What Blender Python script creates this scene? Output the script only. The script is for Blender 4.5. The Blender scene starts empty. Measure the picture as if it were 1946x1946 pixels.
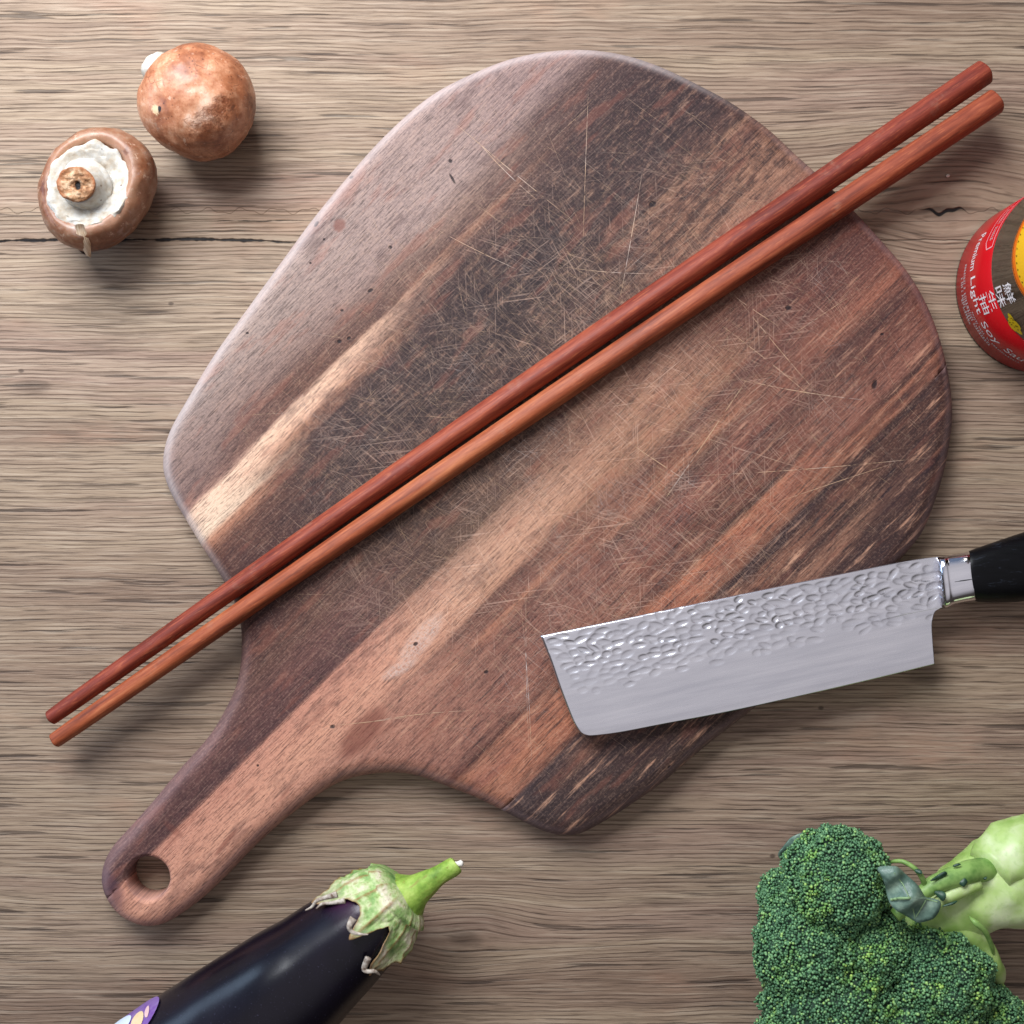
import bpy, bmesh, math, random
import numpy as np
from mathutils import Vector, Matrix, noise as mnoise
rnd = random.Random(7)
PI = math.pi
SC = bpy.context.scene
COL = SC.collection

# ------------------------------------------------------------------ camera
H = 0.55                      # lens height above the table
K0 = 0.45 / 1946.0            # metres of table per photo pixel
cam_d = bpy.data.cameras.new('camera')
cam_d.sensor_width = 36.0
cam_d.lens = 36.0 * H / 0.45
cam_d.clip_start = 0.01
cam_d.clip_end = 50
cam_d.dof.use_dof = True
cam_d.dof.focus_distance = H - 0.02
cam_d.dof.aperture_fstop = 11.0
cam = bpy.data.objects.new('camera', cam_d)
cam.location = (0, 0, H)
COL.objects.link(cam)
SC.camera = cam

# ------------------------------------------------------------------ room light
SC.view_settings.view_transform = 'Standard'
SC.view_settings.look = 'None'
SC.view_settings.gamma = 1
SC.view_settings.exposure = -0.12
world = bpy.data.worlds.new('World')
SC.world = world
world.use_nodes = True
wt = world.node_tree
bg = wt.nodes['Background']
tc = wt.nodes.new('ShaderNodeTexCoord')
sp = wt.nodes.new('ShaderNodeSeparateXYZ')
wt.links.new(tc.outputs['Generated'], sp.inputs[0])
rp = wt.nodes.new('ShaderNodeValToRGB')
rp.color_ramp.elements[0].position = 0.0
rp.color_ramp.elements[0].color = (0.10, 0.080, 0.065, 1)
rp.color_ramp.elements[1].position = 1.0
rp.color_ramp.elements[1].color = (1.55, 1.50, 1.57, 1)
for pos_, c_ in ((0.55, (0.17, 0.15, 0.14, 1)), (0.84, (1.28, 1.23, 1.29, 1))):
    e_ = rp.color_ramp.elements.new(pos_); e_.color = c_
wt.links.new(sp.outputs['Z'], rp.inputs[0])
wdot = wt.nodes.new('ShaderNodeVectorMath'); wdot.operation = 'DOT_PRODUCT'
wdot.inputs[1].default_value = (-0.62, 0.74, 0.26)
wt.links.new(tc.outputs['Generated'], wdot.inputs[0])
wmr = wt.nodes.new('ShaderNodeMapRange'); wmr.interpolation_type = 'SMOOTHSTEP'
wmr.inputs['From Min'].default_value = 0.45; wmr.inputs['From Max'].default_value = 0.95
wmr.inputs['To Max'].default_value = 0.85
wt.links.new(wdot.outputs['Value'], wmr.inputs['Value'])
wmx = wt.nodes.new('ShaderNodeMix'); wmx.data_type = 'RGBA'
wmx.inputs[7].default_value = (0.55, 0.78, 1.20, 1)      # cool daylight of the window side of the room
wt.links.new(wmr.outputs[0], wmx.inputs[0]); wt.links.new(rp.outputs[0], wmx.inputs[6])
wt.links.new(wmx.outputs[2], bg.inputs['Color'])
bg.inputs['Strength'].default_value = 0.40

def area(name, loc, target, sx, sy, power, col):
    l = bpy.data.lights.new(name, 'AREA')
    l.shape = 'RECTANGLE'; l.size = sx; l.size_y = sy
    l.energy = power; l.color = col
    o = bpy.data.objects.new(name, l)
    o.location = loc
    d = Vector(target) - Vector(loc)
    o.rotation_euler = d.to_track_quat('-Z', 'Y').to_euler()
    COL.objects.link(o)
    return o
area('window_light', (-0.25, 0.50, 0.53), (-0.08, 0.10, 0), 0.46, 0.40, 11.8, (0.93, 0.965, 1.0))

area('side_window_light', (-0.74, 0.10, 0.25), (-0.10, -0.18, 0.03), 0.46, 0.22, 1.8, (0.55, 0.75, 1.0))

# ------------------------------------------------------------------ helpers
def P(x, y, z=0.0):
    k = K0 * (H - z) / H
    return Vector(((x - 973) * k, (973 - y) * k, z))

def lin(c):
    out = []
    for v in c[:3]:
        v = v / 255.0
        out.append(v / 12.92 if v <= 0.04045 else ((v + 0.055) / 1.055) ** 2.4)
    return out

def rgb(c, k=1.0):
    l = lin(c)
    return (min(l[0] * k, 1), min(l[1] * k, 1), min(l[2] * k, 1), 1)

class E:
    """a value in a node tree; arithmetic on it adds Math nodes"""
    def __init__(s, nt, sock): s.nt = nt; s.k = sock
    def _op(s, op, *a, clamp=False):
        n = s.nt.nodes.new('ShaderNodeMath'); n.operation = op; n.use_clamp = clamp
        for i, v in enumerate((s,) + a):
            if isinstance(v, E): s.nt.links.new(v.k, n.inputs[i])
            else: n.inputs[i].default_value = float(v)
        return E(s.nt, n.outputs[0])
    def __add__(s, o): return s._op('ADD', o)
    __radd__ = __add__
    def __mul__(s, o): return s._op('MULTIPLY', o)
    __rmul__ = __mul__
    def __sub__(s, o): return s._op('SUBTRACT', o)
    def __rsub__(s, o): return (s * -1.0) + o
    def __truediv__(s, o): return s._op('DIVIDE', o)
    def abs(s): return s._op('ABSOLUTE')
    def min(s, o): return s._op('MINIMUM', o)
    def max(s, o): return s._op('MAXIMUM', o)
    def pow(s, o): return s._op('POWER', o)
    def sin(s): return s._op('SINE')
    def exp(s): return s._op('EXPONENT')
    def sqrt(s): return s._op('SQRT')
    def step(s, a, b):
        """smooth 0..1 as the value goes from a to b"""
        n = s.nt.nodes.new('ShaderNodeMapRange'); n.interpolation_type = 'SMOOTHSTEP'
        s.nt.links.new(s.k, n.inputs['Value'])
        if a > b:
            n.inputs['From Min'].default_value = b; n.inputs['From Max'].default_value = a
            n.inputs['To Min'].default_value = 1; n.inputs['To Max'].default_value = 0
        else:
            n.inputs['From Min'].default_value = a; n.inputs['From Max'].default_value = b
        return E(s.nt, n.outputs[0])

class Mat:
    def __init__(s, name, base=(0, 0, 0)):
        s.m = bpy.data.materials.new(name); s.m.use_nodes = True
        s.nt = s.m.node_tree
        s.b = s.nt.nodes['Principled BSDF']
        t = s.nt.nodes.new('ShaderNodeTexCoord')
        v = s.nt.nodes.new('ShaderNodeVectorMath'); v.operation = 'ADD'
        v.inputs[1].default_value = base
        s.nt.links.new(t.outputs['Object'], v.inputs[0])
        s.vec = v.outputs[0]
        q = s.nt.nodes.new('ShaderNodeSeparateXYZ'); s.nt.links.new(s.vec, q.inputs[0])
        s.x, s.y, s.z = (E(s.nt, q.outputs[i]) for i in range(3))
    def xyz(s, x, y, z=0.0):
        n = s.nt.nodes.new('ShaderNodeCombineXYZ')
        for i, v in enumerate((x, y, z)):
            if isinstance(v, E): s.nt.links.new(v.k, n.inputs[i])
            else: n.inputs[i].default_value = float(v)
        return n.outputs[0]
    def noise(s, vec=None, scale=1.0, detail=2.0, rough=0.5, dist=0.0):
        n = s.nt.nodes.new('ShaderNodeTexNoise')
        s.nt.links.new(vec if vec is not None else s.vec, n.inputs['Vector'])
        n.inputs['Scale'].default_value = scale; n.inputs['Detail'].default_value = detail
        n.inputs['Roughness'].default_value = rough; n.inputs['Distortion'].default_value = dist
        return E(s.nt, n.outputs[0])
    def voro(s, vec=None, scale=1.0, feature='F1'):
        n = s.nt.nodes.new('ShaderNodeTexVoronoi'); n.feature = feature
        s.nt.links.new(vec if vec is not None else s.vec, n.inputs['Vector'])
        n.inputs['Scale'].default_value = scale
        return E(s.nt, n.outputs['Distance'])
    def ramp(s, fac, stops, k=1.0):
        n = s.nt.nodes.new('ShaderNodeValToRGB'); e = n.color_ramp.elements
        stops = sorted(stops, key=lambda a: a[0])
        while len(e) < len(stops): e.new(0.5)
        for i, (p, c) in enumerate(stops):
            e[i].position = p
        for i, (p, c) in enumerate(stops):
            e[i].color = rgb(c, k)
        s.nt.links.new(fac.k, n.inputs[0])
        return n.outputs[0]
    def mix(s, fac, a, b, mode='MIX'):
        n = s.nt.nodes.new('ShaderNodeMix'); n.data_type = 'RGBA'; n.blend_type = mode
        if isinstance(fac, E): s.nt.links.new(fac.k, n.inputs[0])
        else: n.inputs[0].default_value = fac
        for i, v in ((6, a), (7, b)):
            if isinstance(v, (tuple, list)): n.inputs[i].default_value = v if len(v) == 4 else (*v, 1)
            else: s.nt.links.new(v, n.inputs[i])
        return n.outputs[2]
    def gamma(s, c, g, tint):
        n = s.nt.nodes.new('ShaderNodeGamma'); n.inputs['Gamma'].default_value = g
        s.nt.links.new(c, n.inputs['Color'])
        return s.mix(1.0, n.outputs[0], tint, 'MULTIPLY')
    def grey(s, e):
        return s.xyz(e, e, e)
    def set(s, key, v):
        if isinstance(v, E): v = v.k
        if isinstance(v, bpy.types.NodeSocket): s.nt.links.new(v, s.b.inputs[key])
        else: s.b.inputs[key].default_value = v
    def bump(s, h, strength=0.5, dist=0.001):
        n = s.nt.nodes.new('ShaderNodeBump')
        n.inputs['Strength'].default_value = strength; n.inputs['Distance'].default_value = dist
        s.nt.links.new(h.k, n.inputs['Height']); s.nt.links.new(n.outputs[0], s.b.inputs['Normal'])
    def attr(s, name):
        n = s.nt.nodes.new('ShaderNodeAttribute'); n.attribute_name = name
        return n
    def geo(s): return s.nt.nodes.new('ShaderNodeNewGeometry')

def mesh_obj(name, verts, faces, mat, parent=None, base=(0, 0, 0), smooth=True):
    """verts in world space; stored relative to the base of the thing"""
    me = bpy.data.meshes.new(name)
    b = Vector(base)
    me.from_pydata([tuple(Vector(v) - b) for v in verts], [], [tuple(int(i) for i in f) for f in faces])
    me.update()
    if smooth: me.polygons.foreach_set('use_smooth', [True] * len(me.polygons))
    if mat: me.materials.append(mat)
    o = bpy.data.objects.new(name, me)
    COL.objects.link(o)
    if parent: o.parent = parent
    else: o.location = b
    return o

def thing(name, label, cat, loc=(0, 0, 0), group=None):
    o = bpy.data.objects.new(name, None); COL.objects.link(o)
    o.empty_display_size = 0.01
    o.location = loc; o['label'] = label; o['category'] = cat
    if group: o['group'] = group
    return o

def loft(rings, cap0=True, cap1=True, closed=True):
    """rings: list of equal-length point lists -> verts, faces"""
    n = len(rings[0]); V = [p for r in rings for p in r]; F = []
    for i in range(len(rings) - 1):
        for j in range(n if closed else n - 1):
            a = i * n + j; b = i * n + (j + 1) % n
            F.append((a, b, b + n, a + n))
    if cap0:
        c = sum((Vector(p) for p in rings[0]), Vector()) / n; V.append(c); ci = len(V) - 1
        F += [(ci, (j + 1) % n, j) for j in range(n)]
    if cap1:
        c = sum((Vector(p) for p in rings[-1]), Vector()) / n; V.append(c); ci = len(V) - 1; o = (len(rings) - 1) * n
        F += [(ci, o + j, o + (j + 1) % n) for j in range(n)]
    return V, F

def tube(path, radii, n=16, flat=1.0, noise_amp=0.0, sup=2.0, rot=0.0):
    rings = []
    path = [Vector(p) for p in path]
    for i, p in enumerate(path):
        t = (path[min(i + 1, len(path) - 1)] - path[max(i - 1, 0)]).normalized()
        a = t.cross(Vector((0, 0, 1)))
        if a.length < 1e-4: a = Vector((1, 0, 0))
        a.normalize(); b = a.cross(t).normalized()
        r = []
        for j in range(n):
            th = 2 * PI * j / n
            c, s_ = math.cos(th), math.sin(th)
            k = (abs(c) ** sup + abs(s_) ** sup) ** (-1 / sup)
            c, s_ = c * k, s_ * k
            c, s_ = c * math.cos(rot) - s_ * math.sin(rot), c * math.sin(rot) + s_ * math.cos(rot)
            q = p + (a * c + b * s_ * flat) * radii[i]
            if noise_amp: q += (q - p).normalized() * noise_amp * mnoise.noise(q * 120)
            r.append(q)
        rings.append(r)
    return rings

def spline(pts, n):
    """Catmull-Rom through points (tuples of any size), n samples each span"""
    pts = [np.array(p, float) for p in pts]; out = []
    for i in range(len(pts) - 1):
        p0 = pts[max(i - 1, 0)]; p1 = pts[i]; p2 = pts[i + 1]; p3 = pts[min(i + 2, len(pts) - 1)]
        for k in range(n):
            t = k / n
            out.append(0.5 * ((2 * p1) + (-p0 + p2) * t + (2 * p0 - 5 * p1 + 4 * p2 - p3) * t * t + (-p0 + 3 * p1 - 3 * p2 + p3) * t ** 3))
    out.append(pts[-1])
    return out

# ------------------------------------------------------------------ table
def table_material():
    m = Mat('oak_table')
    X, Y = m.x, m.y
    # grain flows round two knots
    kx, ky = P(1800, 402)[:2]
    k2x, k2y = P(885, 1785)[:2]
    def around(Yv, cx, cy, sx, sy, amp):
        dx = (X - cx) * (1 / sx); dy = (Y - cy) * (1 / sy)
        g = ((dx * dx + dy * dy) * -1.0).exp()
        return Yv - (Y - cy) * g * amp
    Yw = around(Y, kx, ky, 0.045, 0.030, 0.75)
    Yw = around(Yw, k2x, k2y, 0.03, 0.016, 0.7)
    wob = m.noise(m.xyz(X * 9.0, Y * 14.0, 3.0), 1.0, 2.0, 0.5) - 0.5
    wob2 = m.noise(m.xyz(X * 60.0, Y * 60.0, 9.0), 1.0, 1.0, 0.5) - 0.5
    wob3 = m.noise(m.xyz(X * 26.0, Y * 40.0, 19.0), 1.0, 2.0, 0.5) - 0.5
    Yw = Yw + wob * 0.0055 + wob3 * 0.0009 + wob2 * 0.0006
    broad = m.noise(m.xyz(X * 2.0, Yw * 26.0, 1.0), 1.0, 3.0, 0.6)
    col = m.ramp(broad, [(0.22, (136, 113, 98)), (0.38, (155, 133, 116)), (0.5, (170, 150, 130)), (0.62, (159, 135, 120)), (0.78, (177, 156, 138))], 0.80)
    mid = m.noise(m.xyz(X * 9.0, Yw * 120.0, 5.0), 1.0, 3.0, 0.6)
    col = m.mix(mid.step(0.45, 0.75) * 0.24, col, rgb((108, 90, 78)))
    pink = m.noise(m.xyz(X * 14.0, Y * 26.0, 8.0), 1.0, 3.0, 0.6)
    col = m.mix(pink.step(0.56, 0.7) * 0.20, col, rgb((170, 128, 106)))
    fine = m.noise(m.xyz(X * 24.0, Yw * 600.0, 7.0), 1.0, 4.0, 0.62, 0.0)
    fine2 = m.noise(m.xyz(X * 90.0, Yw * 1150.0, 17.0), 1.0, 2.0, 0.6)
    spl = m.noise(m.xyz(X * 16.0, Yw * 360.0, 47.0), 1.0, 3.0, 0.5).step(0.61, 0.66)
    ph_ = (Yw * (2 * PI / 0.0018)) + m.noise(m.xyz(X * 13.0, Yw * 95.0, 57.0), 1.0, 3.0, 0.6) * 11.0
    brk = m.noise(m.xyz(X * 30.0, Yw * 480.0, 67.0), 1.0, 2.0, 0.6)
    rip = ph_.sin().step(0.45, 1.0) * brk.step(0.36, 0.60)
    lit = ph_.sin().step(-0.2, -0.95) * brk.step(0.40, 0.62)
    patch = m.noise(m.xyz(X * 12.0, Yw * 20.0, 27.0), 1.0, 2.0, 0.5).step(0.3, 0.7)
    dk = fine.step(0.53, 0.60) * (patch * 0.55 + 0.45)
    col = m.mix(lit * 0.10, col, rgb((222, 206, 190)))
    col = m.mix(rip * 0.58, col, rgb((78, 62, 54)))
    col = m.mix(dk * 0.40, col, rgb((72, 58, 50)))
    col = m.mix(spl * 0.62, col, rgb((56, 46, 42)))
    col = m.mix(fine.step(0.48, 0.36) * 0.16, col, rgb((216, 202, 184)))
    col = m.mix(fine2.step(0.55, 0.72) * 0.34, col, rgb((80, 64, 54)))
    # dark splits and knot cracks
    def crack(x0, x1, yc, wave, w, phase=0.0):
        yl = (m.noise(m.xyz(X * 26.0, phase, 3.0), 1.0, 4.0, 0.6) - 0.5) * wave * 5.0 + yc
        d = (Y - yl).abs()
        ends = X.step(x0 - 0.006, x0 + 0.012) * X.step(x1 + 0.004, x1 - 0.022)
        wn = m.noise(m.xyz(X * 160.0, 0.0, phase + 2.0), 1.0, 2.0, 0.6).step(0.2, 0.7)
        return (wn * ends * w + 0.00001 - d).step(-w * 0.6, w * 0.35)
    c = crack(-0.26, P(575, 0)[0], P(0, 457)[1], 0.0009, 0.00075, 0.6)
    c = c.max(crack(P(400, 0)[0], P(590, 0)[0], P(0, 420)[1], 0.0006, 0.00028, 2.1) * 0.8)
    c = c.max(crack(P(1560, 0)[0], P(1790, 0)[0], P(0, 578)[1], 0.0005, 0.0003, 4.1) * 0.6)
    kx0 = P(1795, 0)[0]
    sq = ((X * 420.0 + 1.1).sin() * 0.0011) + ((X * 930.0).sin() * 0.0005) + P(0, 401)[1]
    kc = (((X - kx0).abs() - 0.0098) * -1.0).step(-0.001, 0.006) * 0.00085
    kcr = (kc - (Y - sq).abs()).step(-0.0003, 0.0004)
    c = c.max(kcr)
    def blot(x, y, rx, ry):
        p = P(x, y); dx = (X - p[0]) * (1 / rx); dy = (Y - p[1]) * (1 / ry)
        n = m.noise(m.xyz(X * 120.0, Y * 300.0, x * 0.1), 1.0, 3.0, 0.6) - 0.5
        return (dx * dx + dy * dy + n * 0.9).step(1.1, 0.1)
    b = blot(1800, 398, 0.014, 0.006) * 0.32
    b = b.max(blot(885, 1785, 0.009, 0.004) * 0.4).max(blot(60, 735, 0.010, 0.004) * 0.4)
    for (x, y) in ((325, 577), (40, 705), (1468, 1627), (1310, 1292), (1560, 1345)):
        b = b.max(blot(x, y, 0.0016, 0.0011) * 0.7)
    for (x, y, rx, ry) in ((330, 1370, 0.017, 0.0025), (95, 1367, 0.006, 0.0025), (1760, 1280, 0.010, 0.006), (1830, 700, 0.03, 0.012)):
        b = b.max(blot(x, y, rx, ry) * 0.34)
    col = m.mix(b, col, rgb((72, 58, 50)))
    col = m.mix(c, col, rgb((26, 20, 20)))
    col = m.gamma(col, 1.12, (1.10, 1.08, 1.05, 1))
    m.set('Base Color', col)
    m.set('Roughness', fine * 0.25 + 0.45)
    m.set('Specular IOR Level', 0.25)
    m.bump((fine * -0.7) + (fine2 * -0.35) - (c * 2.0) - (spl * 0.5) - (rip * 0.5), 0.6, 0.0006)
    return m.m

TW, TH = 1.5, 1.1
tv = []
for z in (0.0, -0.028):
    tv += [(-TW / 2, -TH / 2, z), (TW / 2, -TH / 2, z), (TW / 2, TH / 2, z), (-TW / 2, TH / 2, z)]
table = mesh_obj('tabletop', tv, [(0, 1, 2, 3), (7, 6, 5, 4), (0, 4, 5, 1), (1, 5, 6, 2), (2, 6, 7, 3), (3, 7, 4, 0)], table_material(), smooth=False)
table['kind'] = 'structure'
table['label'] = 'grey brown oak tabletop with fine horizontal grain and a knot'

# ------------------------------------------------------------------ cutting board
BT = 0.015
outline = [(309,859),(307,890),(314,917),(330,952),(349,983),(381,1037),(425,1106),(449,1155),(457.5,1200),(457.5,1243),(450,1298),(428.6,1345),(396,1400),
 (336,1467),(290,1523),(243,1576),(206,1616.5),(192,1653.7),(190,1681),(203,1712.7),(228,1743),(268,1761),(299,1762),(336,1744),(383,1709.6),(429.5,1666),
 (476,1616.5),(538,1560.6),(600,1514),(647,1486),(693.5,1473.6),(745,1469),(790.6,1474),(845,1494),(903,1516),(953.6,1541),(1008,1570),(1040,1584),(1068,1590),(1100,1588),
 (1135,1570),(1189,1537.7),(1261.6,1487),(1334,1425),(1437,1344),(1530,1262),(1620,1170),(1714.5,1061),(1754,1014),(1776,959.7),(1794,905),(1805,851),(1812,796.7),
 (1808.7,742),(1797.8,680.7),(1779.7,619),(1758,568),(1725,514),(1682,463),(1631,407),(1550,326),(1514,293.8),(1459.7,243),(1387,192),(1333,163),(1260,127),
 (1188,103),(1115.5,93),(1043,96),(970.6,110),(896,139),(816,181.5),(733,254),(664,330),(595,413),(533.6,496.7),(468,587),(403,678),(342,780),(320,820)]
B0 = P(1050, 900, 0.0)
def closed_spline(pts, n):
    N = len(pts); out = []
    for i in range(N):
        p0, p1, p2, p3 = (np.array(pts[(i + k) % N], float) for k in (-1, 0, 1, 2))
        for k in range(n):
            t = k / n
            out.append(0.5 * ((2 * p1) + (-p0 + p2) * t + (2 * p0 - 5 * p1 + 4 * p2 - p3) * t * t + (-p0 + 3 * p1 - 3 * p2 + p3) * t ** 3))
    return np.array(out)
ow = [P(x, y, 0.009)[:2] for x, y in outline]
ow = closed_spline(ow, 6)
seg = np.linalg.norm(np.roll(ow, -1, 0) - ow, axis=1)
cum = np.concatenate([[0], np.cumsum(seg)])
NB = 420
tt = np.linspace(0, cum[-1], NB, endpoint=False)
xs = np.interp(tt, cum, np.append(ow[:, 0], ow[0, 0])); ys = np.interp(tt, cum, np.append(ow[:, 1], ow[0, 1]))
for _ in range(3):
    xs = (np.roll(xs, 1) + 2 * xs + np.roll(xs, -1)) / 4; ys = (np.roll(ys, 1) + 2 * ys + np.roll(ys, -1)) / 4
OW = np.stack([xs, ys], 1)
tg = np.roll(OW, -1, 0) - np.roll(OW, 1, 0); tg /= np.linalg.norm(tg, axis=1)[:, None]
area2 = np.sum(OW[:, 0] * np.roll(OW[:, 1], -1) - np.roll(OW[:, 0], -1) * OW[:, 1])
nrm = np.stack([tg[:, 1], -tg[:, 0]], 1) * (1 if area2 > 0 else -1)      # outward
prof = [(0.0050, 0.0), (0.0026, 0.0008), (0.0010, 0.0026), (0.0002, 0.005)]
prof += [(0.0088 * (1 - math.cos(a)), 0.0064 + (BT - 0.0064) * math.sin(a)) for a in [math.radians(q) for q in (0, 12, 24, 36, 48, 58, 67, 75, 82, 87, 90)]]
def board_mesh():
    bm = bmesh.new(); rings = []
    for k, (ins, z) in enumerate(prof):
        r = []
        for i in range(NB):
            w = 1 + 0.16 * mnoise.noise(Vector((OW[i][0] * 25, OW[i][1] * 25, 2)))
            p = OW[i] - nrm[i] * ins * w
            r.append(bm.verts.new((p[0], p[1], z)))
        rings.append(r)
    for a, b in zip(rings, rings[1:]):
        for i in range(NB): bm.faces.new((a[i], a[(i + 1) % NB], b[(i + 1) % NB], b[i]))
    hc = P(280.4, 1670, BT); hr = 40.0 * K0 * (H - BT) / H
    hprof = [(hr + 0.0012, 0), (hr, 0.001), (hr, 0.009), (hr, BT - 0.0032), (hr + 0.0003, BT - 0.0016), (hr + 0.0010, BT - 0.0005), (hr + 0.0019, BT)]
    hrs = []
    for (r, z) in hprof:
        hrs.append([bm.verts.new((hc[0] + r * math.cos(2 * PI * j / 64), hc[1] + r * math.sin(2 * PI * j / 64), z)) for j in range(64)])
    for a, b in zip(hrs, hrs[1:]):
        for i in range(64): bm.faces.new((a[i], b[i], b[(i + 1) % 64], a[(i + 1) % 64]))
    for R_, Hh in ((rings[-1], hrs[-1]), (rings[0], hrs[0])):
        ed = []
        for L in (R_, Hh):
            for i in range(len(L)):
                e = bm.edges.get((L[i], L[(i + 1) % len(L)])) or bm.edges.new((L[i], L[(i + 1) % len(L)]))
                ed.append(e)
        bmesh.ops.triangle_fill(bm, use_beauty=True, edges=ed)
    bmesh.ops.recalc_face_normals(bm, faces=bm.faces)
    return bm

PX = 1.0 / (K0 * (H - BT) / H)      # board metres -> photo-scale units
def acacia_material(base):
    m = Mat('acacia_wood', base)
    bx, by = (m.x * PX) + (973 - 1050), (m.y * PX) * -1.0 + (973 - 850)
    wv0 = m.noise(m.xyz(m.x * 18.0, m.y * 18.0, 1.0), 1.0, 2.0, 0.5) - 0.5
    u = (bx - by) * 0.70711
    v = (bx + by) * 0.70711
    g1 = m.noise(m.xyz(u * 0.004, v * 0.03, 2.0), 1.0, 3.0, 0.6) - 0.5
    g2 = m.noise(m.xyz(u * 0.010, v * 0.10, 12.0), 1.0, 4.0, 0.65) - 0.5
    vin = v + g1 * 16.0 + g2 * 9.0 + wv0 * 10.0
    # the glue lines stay crisp: the wobble fades out near them
    near = (v - 8.0).abs().step(4.0, 22.0) * (v - 421.0).abs().step(4.0, 20.0)
    vv = v + (vin - v) * near
    f = (vv + 600.0) * (1 / 1200.0)
    def R_(st): return m.ramp(f, [((a + 600) / 1200.0, c) for a, c in st], 1.0)
    A = R_([(-560,(147,133,124)),(-500,(141,118,108)),(-430,(125,100,92)),(-404,(143,106,91)),(-399,(213,178,149)),(-348,(211,185,156)),(-336,(172,118,83)),(-312,(106,67,50)),
            (-250,(81,50,43)),(-200,(83,43,39)),(-150,(81,48,43)),(-95,(101,68,56)),(-50,(106,69,62)),(4,(91,59,57)),(10,(185,127,100)),(80,(193,138,107)),(140,(171,119,94)),
            (200,(155,104,82)),(300,(144,95,76)),(314,(85,50,42)),(322,(165,107,75)),(360,(154,96,72)),(372,(167,107,72)),(416,(157,101,72)),(423,(86,70,69)),(470,(68,57,57)),(515,(77,59,54)),(580,(64,47,45))])
    B = R_([(-560,(152,133,122)),(-480,(136,111,100)),(-440,(104,71,58)),(-408,(104,67,51)),(-401,(213,176,145)),(-374,(208,163,131)),(-362,(156,109,79)),(-335,(77,56,54)),
            (-250,(69,52,50)),(-150,(83,60,50)),(-60,(90,64,51)),(6,(95,69,54)),(16,(148,110,86)),(60,(191,146,115)),(110,(178,129,97)),(122,(105,67,55)),(148,(133,87,68)),
            (160,(164,107,73)),(176,(125,81,65)),(250,(137,87,68)),(324,(141,90,66)),(331,(72,45,40)),(340,(179,109,66)),(400,(165,98,60)),(418,(108,66,46)),(424,(60,45,49)),(450,(122,81,61)),(490,(79,61,60)),(530,(76,57,50))])
    C = R_([(-490,(150,128,119)),(-440,(125,98,85)),(-414,(101,73,63)),(-402,(140,97,71)),(-390,(102,71,60)),(-350,(67,46,46)),(-250,(57,44,47)),(-150,(70,51,47)),
            (-80,(93,65,53)),(0,(128,87,65)),(24,(119,79,59)),(60,(154,109,80)),(125,(155,109,77)),(160,(107,65,51)),(198,(152,95,60)),(215,(93,60,50)),(250,(134,77,57)),
            (298,(102,58,43)),(334,(119,67,47)),(344,(63,37,34)),(354,(173,104,63)),(372,(143,80,51)),(390,(167,101,63)),(414,(127,77,50)),(423,(54,38,44)),(440,(81,51,42)),(462,(138,90,64)),(488,(64,45,45)),(512,(151,106,79)),(545,(77,53,49))])
    D = R_([(-500,(138,114,108)),(-455,(86,61,56)),(-400,(73,50,49)),(-330,(68,46,46)),(-250,(72,51,51)),(-196,(100,67,56)),(-186,(156,115,86)),(-174,(122,82,63)),(-100,(138,97,72)),
            (-50,(151,106,79)),(0,(133,86,66)),(60,(98,53,42)),(120,(92,49,41)),(180,(108,62,50)),(230,(141,84,58)),(262,(94,58,50)),(300,(114,67,51)),(370,(138,87,67)),
            (386,(68,41,38)),(394,(156,98,67)),(404,(108,65,47)),(414,(152,94,63)),(423,(65,43,42)),(440,(90,57,46)),(500,(79,53,46))])
    ua = u + (m.noise(m.xyz(u * 0.004, v * 0.02, 31.0), 1.0, 2.0, 0.5) - 0.5) * 260.0
    col = m.mix(ua.step(-560, -260), A, B)
    col = m.mix(ua.step(-210, 130), col, C)
    col = m.mix(ua.step(180, 520), col, D)
    # wood figure: long streaks, pores, blotches
    s1 = m.noise(m.xyz(u * 0.009, v * 0.085, 4.0), 1.0, 4.0, 0.65)
    s2 = m.noise(m.xyz(u * 0.020, v * 0.30, 14.0), 1.0, 3.0, 0.6)
    s3 = m.noise(m.xyz(u * 0.045, v * 0.75, 24.0), 1.0, 2.0, 0.5)
    bl = m.noise(m.xyz(u * 0.034, v * 0.075, 44.0), 1.0, 5.0, 0.72)
    right = v.step(60, 300)
    streaky = v.step(424, 432)
    col = m.mix(s1.step(0.53, 0.70) * (right * 0.45 + streaky * 0.55 + 0.26), col, rgb((58, 42, 46)))
    col = m.mix(s1.step(0.46, 0.30) * (right * 0.42 + streaky * 0.3 + 0.12), col, rgb((192, 144, 110)))
    dark_zone = (v + 210.0).abs().step(230, 90) * u.step(-520, -200)
    col = m.mix(bl.step(0.48, 0.66) * (dark_zone * 0.55 + streaky * 0.25 + 0.14), col, rgb((50, 38, 44)))
    col = m.mix(bl.step(0.48, 0.36) * (dark_zone * 0.26 + 0.08), col, rgb((166, 126, 96)))
    grime = m.noise(m.xyz(m.x * 900.0, m.y * 900.0, 2.0), 1.0, 3.0, 0.7)
    col = m.mix(grime.step(0.5, 0.75) * 0.40, col, rgb((72, 54, 52)))
    col = m.mix(grime.step(0.50, 0.38) * 0.14, col, rgb((190, 156, 134)))
    col = m.mix(s2.step(0.52, 0.66) * 0.42, col, rgb((58, 42, 42)))
    col = m.mix(s3.step(0.55, 0.68) * 0.62, col, rgb((40, 30, 32)))
    col = m.mix(s2.step(0.47, 0.34) * 0.10, col, rgb((208, 172, 144)))
    col = m.mix(dark_zone * bl.step(0.30, 0.60) * 0.25, col, rgb((46, 30, 30)))
    st_ = m.noise(m.xyz(u * 0.0045, v * 0.055, 81.0), 1.0, 3.0, 0.6)
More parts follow.
